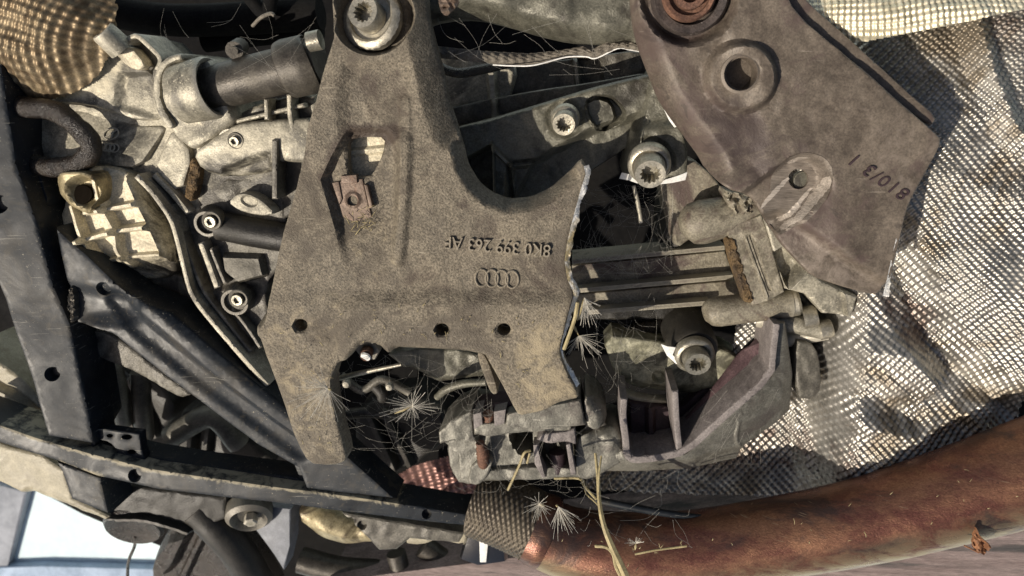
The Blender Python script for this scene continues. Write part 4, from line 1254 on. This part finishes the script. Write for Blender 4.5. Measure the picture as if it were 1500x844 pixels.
def base_main(u, v):
    b = .006 * np.sin(u / 105 + v / 190) + .006 * np.sin(v / 88 - u / 160 + 1.1)
    b += -.016 * sst((v - 500) / 170) - .05 * sst((1275 - u) / 80)
    b += crease(u, v, [(1420, 30), (1440, 110), (1472, 190), (1530, 230)], 16, .012)
    b += crease(u, v, [(1290, 330), (1352, 470), (1420, 560), (1530, 640)], 24, -.016)
    b += crease(u, v, [(1190, 560), (1250, 510), (1330, 520), (1380, 570)], 18, .010)
    b += crease(u, v, [(1200, 600), (1290, 590), (1360, 640)], 16, -.008)
    b += crease(u, v, [(1195, 640), (1205, 690), (1212, 740)], 9, .007)
    b += crease(u, v, [(1290, 640), (1360, 660), (1500, 610)], 12, .006)
    b += 0 * u
    for (cx, cy, r_, h_) in ((1280, 700, 30, -.006), (1330, 560, 40, .006), (1450, 420, 55, .008), (1260, 620, 30, .006), (1420, 640, 40, -.006)):
        b += h_ * np.exp(-((u - cx) ** 2 + (v - cy) ** 2) / r_ ** 2)
    return b


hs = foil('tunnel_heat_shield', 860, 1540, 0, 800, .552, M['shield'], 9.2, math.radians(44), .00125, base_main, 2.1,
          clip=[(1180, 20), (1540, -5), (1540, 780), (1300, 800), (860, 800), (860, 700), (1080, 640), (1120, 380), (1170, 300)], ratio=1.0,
          grime_shade=[([(860, 690), (1100, 690), (1180, 640), (1240, 690), (1200, 760), (860, 780)], .5, 60), ([(1280, 420), (1370, 430), (1400, 540), (1340, 520), (1290, 470)], .6, 40), ([(1230, 670), (1280, 670), (1290, 720), (1240, 740)], .6, 30), ([(1420, 20), (1520, 10), (1520, 90), (1450, 70)], .6, 40)])  # second patch paints the broken slab's cast shadow on the foil
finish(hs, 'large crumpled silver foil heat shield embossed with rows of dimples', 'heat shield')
hu = foil('upper_heat_shield', 1160, 1540, -40, 80, .572, M['shield_warm'], 9.5, math.radians(94), .0009, lambda u, v: .010 * np.sin(v / 30 + .5) + .006 * np.sin(u / 90), 1.9,
          clip=[(1170, -40), (1540, -40), (1540, 6), (1470, 20), (1380, 40), (1290, 57), (1255, 64), (1170, 66)])
finish(hu, 'cream-bright embossed foil shield lapping over the silver one', 'heat shield')
hc = foil('round_heat_shield', -30, 150, -40, 170, .568, M['shield_soot'], 12, math.radians(70), .0009,
          lambda u, v: -.030 * sst((np.hypot(u - 20, v - 20) - 40) / 115), 1.9, clip=circ((22, 20), 117, 40, 128))
finish(hc, 'sooty gold embossed foil shield wrapped round a catalyst', 'heat shield')
hr = foil('stained_heat_shield', 540, 740, 660, 740, .47, M['shield_red'], 11, math.radians(20), .0009, lambda u, v: .012 * np.sin(u / 60), 2.0,
          clip=[(550, 712), (600, 690), (670, 676), (735, 690), (735, 735), (640, 735), (560, 722)])
finish(hr, 'reddish heat-stained foil strip behind the black cross bar', 'heat shield')
# foil fastener
ff = thing('shield_fastener', W(1238, 690, .51), 'dark slotted round fastener pressed into the silver foil', 'fastener')
s = pxm(1240, 690, .47)
lathe('disc', [(20 * s, -.004), (20 * s, .002), (17 * s, .004), (.001, .004)], W(1240, 688, .514), M['darksteel'], ff, (0, -.2, 1), 24)
prism('slot_bar', [(1232, 676), (1237, 674), (1246, 699), (1241, 701)], .5195, .002, M['steel'], ff, .0003)
o = relief('dark_grommet', [(1480, 0), (1520, -10), (1520, 60), (1496, 55), (1482, 30)], .50, M['rubber'], None, [('noise', 14, .004)], step=5, thick=.02, smooth=1)
finish(o, 'black rubber grommet at the corner of the foil shields', 'grommet')

#@@EXHAUST
# ------------------------------------------------------------------ exhaust
ex = thing('exhaust_pipe', W(1100, 790, .53), 'copper-brown heat-tinted exhaust pipe curving below the carrier', 'exhaust pipe')
pp = tube('pipe', [(780, 772, .535), (830, 794, .537), (900, 806, .54), (1000, 806, .542), (1120, 790, .545), (1260, 764, .55), (1390, 728, .555), (1560, 674, .56)], [50, 51, 54, 54, 54, 56, 60, 66], M['pipe'], ex, 12, 40)
at_ = pp.data.attributes.new('crust', 'FLOAT', 'POINT')
at_.data.foreach_set('value', [max(0.0, min(1.0, (-v.normal.y + .10) * 1.6)) for v in pp.data.vertices])
lathe('collar', [(50 * s, -.006), (52 * s, 0), (53 * s, .004), (51 * s, .008), (46 * s, .009)], W(790, 775, .535), M['pipe'], ex, (W(830, 794, .537) - W(780, 772, .535)).normalized(), 40)
def braidf(q, t): return 1 + .014 * math.sin(85 * q + 22 * t) + .014 * math.sin(85 * q - 22 * t)
br = tube('braided_sleeve', [(700, 735, .525), (740, 750, .530), (786, 772, .535)], [50, 50, 49], M['braid'], ex, 60, 132, True, braidf, 0)
o = tube('seam_rail', [(870, 732, .535), (930, 744, .54), (990, 754, .543), (1040, 758, .543)], [5, 6, 5, 3], M['black'], None, 6, 10)
finish(o, 'thin black rail between foil shield and exhaust pipe', 'rail')
wb = prism('wooden_beam', [(480, 852), (770, 815), (1100, 778), (1540, 728), (1580, 900), (480, 960)], .47, .08, M['wood'], None, .003)
finish(wb, 'weathered wooden beam lying under the exhaust pipe', 'beam')

#@@FRAME
# ------------------------------------------------------------------ black tubular frame
fr = thing('black_subframe', W(120, 560, .52), 'black painted steel subframe of box bars with scuffed dusty edges', 'subframe')


def bar(name, A, B, z, dz=.0, depth=.03, mat=M['black'], groove=None, grime_shade=()):
    """box bar: upper edge points A and lower edge points B along its length"""
    return relief(name, list(A) + list(B)[::-1], z, mat, fr, ([('noise', 60, .0004)] + (groove or [])), step=5, thick=depth, smooth=0, rnd=(4, .0022), grime_shade=grime_shade)


bar('upright_bar', [(-60, -20), (-40, 40), (8, 205), (11, 434 - 30), (27, 490), (48, 559), (72, 645)][:1] + [(-30, 60), (-30, 330), (11, 434), (27, 490), (48, 559), (69, 640)],
    [(4, 60), (16, 150), (28, 240), (53, 320), (77, 418), (99, 477), (125, 613), (132, 656)], .556, groove=[('fn', lambda u, v: -.00007 * (u - 60)), ('boss', (75, 549), 9, -.006, 4), ('boss', (4, 298), 12, -.006, 4)])
relief('upright_side', [(2, 60), (14, 70), (34, 165), (46, 213), (70, 290), (68, 315), (102, 424), (118, 482), (142, 622), (132, 640), (99, 477), (77, 418), (53, 320), (28, 240), (16, 150)], .543, M['black'], fr, [('noise', 60, .0005)], step=5, thick=.03, smooth=0, rnd=(4, .002))
bar('cross_bar', [(-60, 600), (0, 622), (67, 645), (133, 664), (219, 686), (400, 713), (477, 724), (578, 741), (725, 768)], [(-60, 632), (0, 650), (80, 675), (144, 699), (232, 718), (320, 729), (400, 738), (477, 750), (618, 771), (690, 779), (738, 777)], .553,
    groove=[('boss', (197, 697), 8, -.005, 4), ('boss', (623, 759), 6, -.004, 3), ('fn', lambda u, v: -.006 * sst((u - 300) / 450))],
    grime_shade=[('dusty', [a, b], .75, 7) for a, b in zip([(0, 624), (67, 647), (133, 666), (219, 688), (400, 715), (477, 726)], [(67, 647), (133, 666), (219, 688), (400, 715), (477, 726), (578, 743)])] + [('dusty', [(90, 680), (150, 698)], .7, 9)])
bar('cross_lip', [(130, 648), (215, 668), (300, 682), (440, 700), (450, 712)], [(130, 664), (219, 686), (400, 713), (452, 722)], .541, depth=.02)
bar('lower_post', [(80, 676), (150, 700)], [(100, 742), (156, 756)], .566) if False else relief('lower_post', [(82, 676), (148, 700), (160, 754), (128, 742), (104, 732), (92, 700)], .545, M['black'], fr, [('noise', 60, .0005)], step=5, thick=.03, smooth=0, rnd=(4, .002))
bar('diagonal_brace', [(80, 333), (126, 372), (187, 431), (248, 458), (347, 543), (400, 586), (470, 640), (512, 678), (578, 736)], [(102, 436), (110, 474), (165, 490), (240, 551), (320, 613), (372, 654), (434, 690), (446, 722)], .553, groove=[
    ('ridge', [(165, 440), (200, 478), (300, 560), (440, 665)], 17, -.0024), ('ridge', [(215, 452), (330, 552), (470, 660)], 15, .0020),
    ('plat', [(100, 420), (190, 436), (196, 468), (112, 474)], -.004, 30), ('boss', (150, 424), 9, -.004, 4), ('fn', lambda u, v: -.004 * sst((u - 150) / 350))])
relief('gusset', [(430, 680), (500, 690), (520, 702), (572, 738), (480, 724), (444, 716)], .541, M['black'], fr, [('boss', (497, 696), 5, -.004, 3), ('plat', [(465, 704), (540, 722), (545, 732), (470, 720)], -.003, 8)], step=5, thick=.01, smooth=0, rnd=(3, .001))
relief('tab_plate', [(132, 626), (204, 636), (207, 660), (216, 684), (133, 664)], .545, M['black'], fr, [('plat', chaikin([(137, 664), (142, 645), (160, 648), (174, 664)], 1), -.014, 3)],
       [circ((160, 639), 5, 10, 3), circ((185, 641), 8, 12, 4), circ((192, 663), 7, 12, 4)], step=4.5, thick=.008, smooth=0, rnd=(2, .0006))
wl = relief('weld_bead', [(100, 418), (108, 424), (110, 450), (112, 470), (102, 474), (98, 446)], .5545, M['darksteel'], fr, [('noise', 4, .0022)], step=2.8, thick=.01, smooth=1, rnd=(3, .002))

#@@LOWERLEFT
# ------------------------------------------------------------------ lower-left corner and bottom strip
o = relief('sill_beam', [(-60, 632), (0, 652), (60, 668), (93, 690), (106, 730), (160, 758), (150, 770), (104, 752), (43, 728), (0, 706), (-60, 680)], .520, M['cream'], None, [('noise', 20, .002), ('edge', [(43, 728), (104, 752), (150, 770)], 14, .008)], step=5, thick=.05, smooth=0)
finish(o, 'cream waxed sill beam under the black cross bar', 'beam')
o = relief('cream_casting', [(-60, 500), (0, 532), (40, 562), (70, 604), (76, 650), (0, 622), (-60, 600)], .515, M['cream'], None, [('noise', 20, .006), ('ridge', [(-10, 560), (30, 580), (60, 610)], 8, -.006)], step=5, thick=.05, smooth=1)
finish(o, 'cream casting behind the black upright bar', 'casting')
o = prism('concrete_slab', [(-80, 690), (40, 722), (6, 850), (-10, 900), (-140, 900)], .132, .012, M['grey'], None, .004)
finish(o, 'plain grey concrete slab on the bright ground', 'slab')
bs_ = prism('blue_strip', [(-60, 833), (60, 830), (140, 832), (290, 836), (330, 960), (-120, 960)], .135, .015, M['blue'], None, .002)  # flat blue strip across the bright ground
finish(bs_, 'pale blue strip lying across the bright ground', 'mat')
o = relief('mottled_flange', [(112, 480), (165, 488), (240, 549), (282, 578), (262, 584), (200, 546), (134, 520), (116, 502)], .53, M['gear_dark'], None, [('noise', 12, .004)], step=4.5, thick=.012, smooth=1)
finish(o, 'mottled grey flange edge below the diagonal brace', 'flange')
cp = thing('brown_cup', W(200, 765, .50), 'dark brown round cup hanging over the bright gap', 'cup')
s5 = pxm(200, 765, .5)
lathe('cup', [(.001, -.016), (20 * s5, -.013), (36 * s5, -.003), (40 * s5, .006), (36 * s5, .009), (20 * s5, .006), (.001, .006)], W(200, 762, .50), M['rubber'], cp, (.1, -.5, 1), 28)
o = tube('hanging_wire', [(198, 786, .50), (197, 800, .497), (189, 820, .495), (187, 836, .49), (187, 870, .485)], 2.2, M['rubber'], None, 6, 8)
finish(o, 'thin black wire hanging in front of the bright ground', 'wire')
o = relief('scuffed_crossmember', [(150, 706), (232, 718), (330, 730), (330, 760), (280, 780), (210, 768), (160, 756)], .515, M['sooty'], None, [('noise', 14, .006), ('ridge', [(160, 756), (220, 756), (280, 776)], 5, .006)], step=5, thick=.02, smooth=0)
finish(o, 'scuffed dark crossmember edge under the cross bar', 'crossmember')
o = relief('rubber_mount', [(226, 812), (245, 775), (280, 760), (320, 775), (360, 830), (400, 900), (226, 900), (218, 840)], .47, M['rubber'], None, [('plat', [(232, 812), (252, 784), (282, 776), (262, 820), (246, 836)], .010, 8), ('ridge', [(262, 860), (300, 780)], 8, .006), ('noise', 20, .006)], step=5, thick=.04, smooth=1, rnd=(8, .006))
finish(o, 'black rubber mount block beside the bright gap', 'mount')
o = tube('bent_pipe', [(290, 745, .505), (320, 775, .505), (350, 810, .50), (385, 870, .49)], 24, M['sooty'], None, 8, 18)
finish(o, 'greasy dark bent pipe below the cross bar', 'pipe')
t = thing('drain_flange', W(365, 755, .51), 'round greasy flange with a bolt beside the bent pipe', 'flange')
lathe('ring', [(30 * s5, -.006), (30 * s5, .004), (24 * s5, .007), (16 * s5, .002), (.001, .002)], W(365, 752, .51), M['gear_dark'], t, (.3, -.5, 1), 26)
lathe('bolt_head', [(9 * s5, 0), (9 * s5, .006), (7 * s5, .007), (.001, .007)], W(368, 756, .512), M['gear'], t, (.3, -.5, 1), 6, 20)
o = prism('silver_bracket', [(388, 742), (426, 746), (424, 800), (416, 836), (396, 804), (374, 776)], .50, .02, M['silver'], None, .0012)
finish(o, 'silver-grey wedge bracket below the cross bar', 'bracket')
o = relief('gold_canister', [(428, 752), (470, 752), (520, 772), (556, 804), (540, 812), (500, 816), (462, 806), (436, 786)], .51, M['brass'], None, [('edge', [(436, 786), (462, 806), (500, 816), (540, 812)], 40, .016, 1.8), ('edge', [(428, 752), (470, 752), (520, 772)], 26, .012, 1.5), ('noise', 18, .003)], step=5, thick=.03, smooth=1, rnd=(6, .004))
finish(o, 'oily gold-coloured canister below the cross bar', 'canister')
o = relief('stained_plate', [(500, 752), (618, 771), (680, 782), (672, 796), (600, 790), (580, 806), (555, 806), (530, 780)], .525, M['gear_dark'], None, [('boss', (516, 763), 5, -.004, 3), ('boss', (530, 770), 6, -.004, 3), ('noise', 18, .005)], step=5, thick=.012, smooth=0)
finish(o, 'stained plate with punched holes hanging off the cross bar', 'plate')
o = relief('cream_bracket', [(590, 796), (606, 770), (640, 772), (690, 780), (680, 800), (640, 790), (616, 800)], .505, M['cream'], None, [('noise', 18, .006)], step=5, thick=.02, smooth=1)
finish(o, 'folded cream sheet bracket beside the gold canister', 'bracket')
o = prism('glossy_cap', [(684, 784), (738, 780), (742, 826), (700, 832), (672, 822)], .53, .04, M['gloss'], None, .006)
finish(o, 'glossy black plastic cap at the end of the cross bar', 'cap')
o = prism('cap_reflection', [(702, 788), (716, 786), (712, 824), (703, 824)], .5325, .0016, M['white'], None, .0003)  # pale strip paints a reflection on the glossy cap
finish(o, 'narrow pale strip painted as a reflection on the glossy black cap', 'reflection')
for i, (a, b, r) in enumerate((((440, 820, .45), (560, 838, .45), 18), ((580, 810, .46), (600, 870, .45), 14), ((620, 800, .45), (690, 836, .45), 16))):
    o = tube('hidden_pipe', [a, ((a[0] + b[0]) / 2, (a[1] + b[1]) / 2 + 6, a[2]), b], r, M['darksteel'], None, 5, 14)
    finish(o, ['dim pipe under the gold canister', 'dim pipe standing between canister and cream bracket', 'dim pipe below the cream bracket'][i], 'pipe')
# dim items deep between the bars
for i, (pts, r, mt_, lb) in enumerate(((((165, 530, .44), (176, 575, .44), (182, 620, .43)), 11, 'gear_dark', 'dim grimy rod standing between upright bar and diagonal brace'),
                                      (((205, 545, .43), (208, 590, .43), (212, 640, .42)), 13, 'darksteel', 'dim dark rod beside the grimy rod behind the brace'),
                                      (((250, 640, .45), (310, 610, .45), (350, 650, .44)), 16, 'gear_dark', 'dim curved pipe behind the lower end of the brace'),
                                      (((140, 585, .40), (150, 600, .40), (166, 602, .40)), 14, 'silver', 'small dim bluish plug deep behind the upright bar'))):
    o = tube('engine_rod', pts, r, M[mt_], None, 6, 14)
    finish(o, lb, 'rod')
for i, (pts, z, lb) in enumerate((([(150, 540), (236, 556), (262, 600), (230, 650), (160, 630)], .40, 'near-black ribbed block deep behind the diagonal brace'),
                                  ([(270, 590), (340, 620), (420, 690), (300, 684), (250, 650)], .42, 'near-black box behind the lower end of the brace'),
                                  ([(520, 590), (640, 580), (660, 640), (600, 690), (520, 680)], .40, 'near-black block deep behind the bracket notch'))):
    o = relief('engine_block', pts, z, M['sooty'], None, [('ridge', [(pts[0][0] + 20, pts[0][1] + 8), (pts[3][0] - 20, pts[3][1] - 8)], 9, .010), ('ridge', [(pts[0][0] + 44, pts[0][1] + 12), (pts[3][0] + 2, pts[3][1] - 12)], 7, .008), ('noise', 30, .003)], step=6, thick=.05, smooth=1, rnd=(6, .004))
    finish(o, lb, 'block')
# dark tubes along the top, behind the shaft
for i, (pts, r, lb) in enumerate(((((130, 10, .47), (260, 30, .47), (470, 20, .47)), 22, 'thick black pipe running behind the shaft tube'),
                                  (((300, 60, .46), (380, 50, .46), (470, 40, .46)), 16, 'thinner black pipe just above the shaft tube'),
                                  (((360, -10, .49), (390, 20, .49), (400, -20, .49)), 10, 'black looped pipe end at the upper edge of the bracket neck'))):
    o = tube('dark_pipe', pts, r, M['void'], None, 6, 14)
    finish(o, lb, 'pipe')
o = tube('twisted_cord', [(370, 38, .545), (382, 26, .55), (396, 20, .55), (402, 23, .55)], 2.6, M['strap'], None, 8, 8)
finish(o, 'short twisted cord caught in the cobwebs by the bracket neck', 'cord')

#@@SMALL
# ------------------------------------------------------------------ seeds, straw, webs, litter
def seed_head(c, z, L, n, label, dirn=None, spread=math.pi, tail=None):
    t = thing('dandelion_seed', W(c[0], c[1], z), label, 'seed', 'dandelion seeds caught in the webs')
    s = pxm(c[0], c[1], z)
    o = np.array(W(c[0], c[1], z))
    lines = []
    for i in range(n):
        a = (math.atan2(-dirn[1], dirn[0]) if dirn else 0) + random.uniform(-spread, spread)
        el = random.uniform(.0, .65)
        l = L * .85 * s * random.uniform(.45, 1.05)
        d = np.array([math.cos(a) * math.cos(el), math.sin(a) * math.cos(el), math.sin(el)])
        bend = np.array([random.uniform(-1, 1), random.uniform(-1, 1), random.uniform(-.4, .4)]) * l * .34
        lines.append([o, o + d * l * .35 + bend * .2, o + d * l * .7 + bend * .6, o + d * l + bend])
    strands('pappus', [spline(q, 3) for q in lines], .000095, M['fibre'], t)
    e = tail or (c[0] - 6, c[1] + 6)
    v, f = tube_geo(np.array([o, (o + np.array(W(*e, z))) / 2, np.array(W(*e, z))]), [.0002, .0009, .0002], 6)
    obj('achene', v, f, M['straw'], t, 0)
    return t


seed_head((480, 569), ZB + .011, 56, 64, 'dandelion seed stuck on the lower leg of the bracket', (-.7, .5), 1.9, (486, 572))
seed_head((604, 595), .585, 46, 50, 'starry dandelion seed hanging in the bracket notch', None, math.pi, (578, 606))
seed_head((856, 436), ZB + .002, 44, 46, 'dense dandelion tuft on the torn bracket edge', (.35, 1), .55, (846, 470))
seed_head((848, 492), .590, 46, 40, 'loose dandelion tuft dangling below the torn edge', (.5, .9), 1.4, (836, 470))
seed_head((790, 738), .595, 32, 34, 'faint dandelion tuft on the braided sleeve', None, math.pi, (798, 742))
seed_head((818, 742), .597, 46, 44, 'dandelion tuft drooping over the exhaust collar', (.5, .9), .8, (814, 740))
seed_head((932, 796), .598, 20, 26, 'small matted dandelion tuft on the exhaust pipe', (-.3, -.9), 1.3, (930, 806))
straws = [
    ([(872, 664, .580), (876, 700, .588), (878, 735, .597), (884, 768, .603), (896, 800, .606), (914, 838, .606), (926, 870, .606)], [2.2, 3, 3.4, 4, 5, 6, 6], 'long thick straw stalk hanging over the exhaust pipe'),
    ([(881, 668, .585), (878, 690, .59), (877, 720, .594), (880, 752, .600)], 1.6, 'thin straw lying along the long stalk'),
    ([(777, 660, .570), (768, 664, .572), (760, 684, .572), (744, 718, .572)], 2.0, 'bent straw beside the U-shaped clip'),
    ([(776, 664, .573), (772, 679, .573)], 1.6, 'short straw stub at the bend of the U-clip straw'),
    ([(812, 701, .572), (848, 701, .577), (856, 712, .580), (874, 732, .590)], 1.8, 'kinked straw running from carrier to the long stalk'),
    ([(856, 704, .577), (858, 722, .583), (870, 734, .590), (878, 742, .596)], 1.0, 'hair-thin straw under the kinked straw'),
    ([(872, 800, .603), (888, 802, .606), (898, 812, .607), (902, 830, .607), (912, 850, .607)], 2.4, 'dark curled straw looping beside the long stalk'),
    ([(930, 812, .604), (960, 806, .604), (990, 802, .603), (1006, 800, .603)], 1.6, 'pinkish twig lying along the exhaust pipe'),
    ([(846, 443, ZB + .004), (842, 466, ZB + .004), (834, 490, ZB + .004), (826, 512, ZB + .004)], 3.0, 'pale grass blade lying along the torn bracket edge'),
]
for pts, r, lb in straws:
    o = tube('straw', pts, r, M['straw'], None, 5, 6)
    finish(o, lb, 'straw', 'bits of straw')

tl = thing('dead_leaf', W(1437, 797, .575), 'small crumpled brown leaf on the lower edge of the exhaust pipe', 'leaf')
relief('blade', [(1424, 795), (1430, 780), (1432, 776), (1436, 786), (1448, 796), (1450, 808), (1440, 812), (1428, 806)], .592, M['leaf'], tl, [('noise', 6, .004)], step=3, thick=.0006, smooth=0, rnd=(0, 0))
tube('stalk', [(1412, 799, .590), (1424, 805, .592), (1434, 810, .592)], 1.2, M['leaf'], tl, 4, 6)
dp = relief('dried_petal', [(640, -6), (668, -6), (672, 4), (662, 18), (652, 24), (645, 16)], .62, M['rustclip'], None, [('noise', 8, .003)], step=4, thick=.001, smooth=1, rnd=(0, 0))
finish(dp, 'dry pinkish petal stuck on the olive arm beside the bracket neck', 'petal')

def cobweb(x0, x1, y0, y1, z, n, label, long=70, r=.00006):
    lines = []
    for i in range(n):
        a = np.array([random.uniform(x0, x1), random.uniform(y0, y1)])
        ang = random.uniform(0, 2 * math.pi)
        l = long * random.uniform(.3, 1.2)
        b = a + l * np.array([math.cos(ang), math.sin(ang)])
        b = np.clip(b, [x0, y0], [x1, y1])
        mid = (a + b) / 2 + np.array([random.uniform(-8, 8), random.uniform(0, 10)])
        za, zb = z + random.uniform(-.012, .012), z + random.uniform(-.012, .012)
        lines.append(spline([W(a[0], a[1], za), W(mid[0], mid[1], (za + zb) / 2 - .002), W(b[0], b[1], zb)], 4))
    o = strands('cobweb', lines, r, M['web'])
    finish(o, label, 'cobweb', 'cobwebs')
    return o


cobweb(850, 985, 270, 400, .535, 90, 'fine dusty cobweb between the bolt post and the top rib', 80)
cobweb(845, 940, 360, 440, .540, 34, 'cobweb stretched across the ribs beside the torn edge', 90)
cobweb(850, 960, 430, 600, .535, 70, 'cobweb in the dark gap between bracket foot and oil pan', 70)
cobweb(490, 720, 520, 660, .565, 110, 'cobweb tangled in the notch of the bracket', 70)
cobweb(240, 470, 5, 140, .575, 14, 'sparse cobweb over the shaft tube', 120, .00004)
cobweb(640, 940, 20, 110, .58, 18, 'sparse cobweb over the woven strap', 90)
cobweb(650, 880, 600, 720, .572, 60, 'dusty cobweb over the carrier arm', 60)
cobweb(850, 1010, 690, 800, .600, 30, 'cobweb between the carrier and the exhaust pipe', 50)
cobweb(1020, 1140, 570, 680, .562, 24, 'cobweb on the sloping rim of the carrier', 60)


def litter(name, n, poly, z, mat, label, lmin=2, lmax=10, r=.00035):
    lo, hi = np.min(poly, 0), np.max(poly, 0)
    V, Fc = [], []
    k = 0
    while k < n:
        p = np.array([random.uniform(lo[0], hi[0]), random.uniform(lo[1], hi[1])])
        if not inside(p[None], np.array(poly, float))[0]: continue
        k += 1
        a = random.uniform(0, math.pi)
        l = random.uniform(lmin, lmax) * .5
        d = np.array([math.cos(a), math.sin(a)]) * l
        v, f = tube_geo(np.array([W(*(p - d), z), W(*(p + d * .2 + np.array([.6, -.4])), z + .0006), W(*(p + d), z)]), r * random.uniform(.5, 1.3), 4)
        b = len(V); V += v; Fc += [[q + b for q in x] for x in f]
    o = obj(name, V, Fc, mat, None, 0)
    finish(o, label, 'litter', None, 'stuff')
    return o


litter('chaff', 70, [(400, 480), (480, 460), (640, 440), (830, 440), (842, 570), (770, 595), (720, 510), (500, 500), (490, 660), (440, 650)], ZB + .0052, M['straw'], 'tiny bits of chaff on the bracket face', 2, 8, .0002)
litter('chaff', 26, [(500, 310), (545, 300), (560, 330), (520, 345)], ZB - .003, M['straw'], 'tiny bits of chaff around the rusty clip', 4, 16, .0002)
litter('chaff', 30, [(800, 770), (1000, 790), (1250, 735), (1500, 660), (1500, 740), (1300, 790), (1000, 838), (850, 830)], .598, M['straw'], 'tiny bits of chaff on the exhaust pipe', 3, 9, .0002)
#@@END
for o in bpy.data.objects:
    if '_loc' in o: del o['_loc']
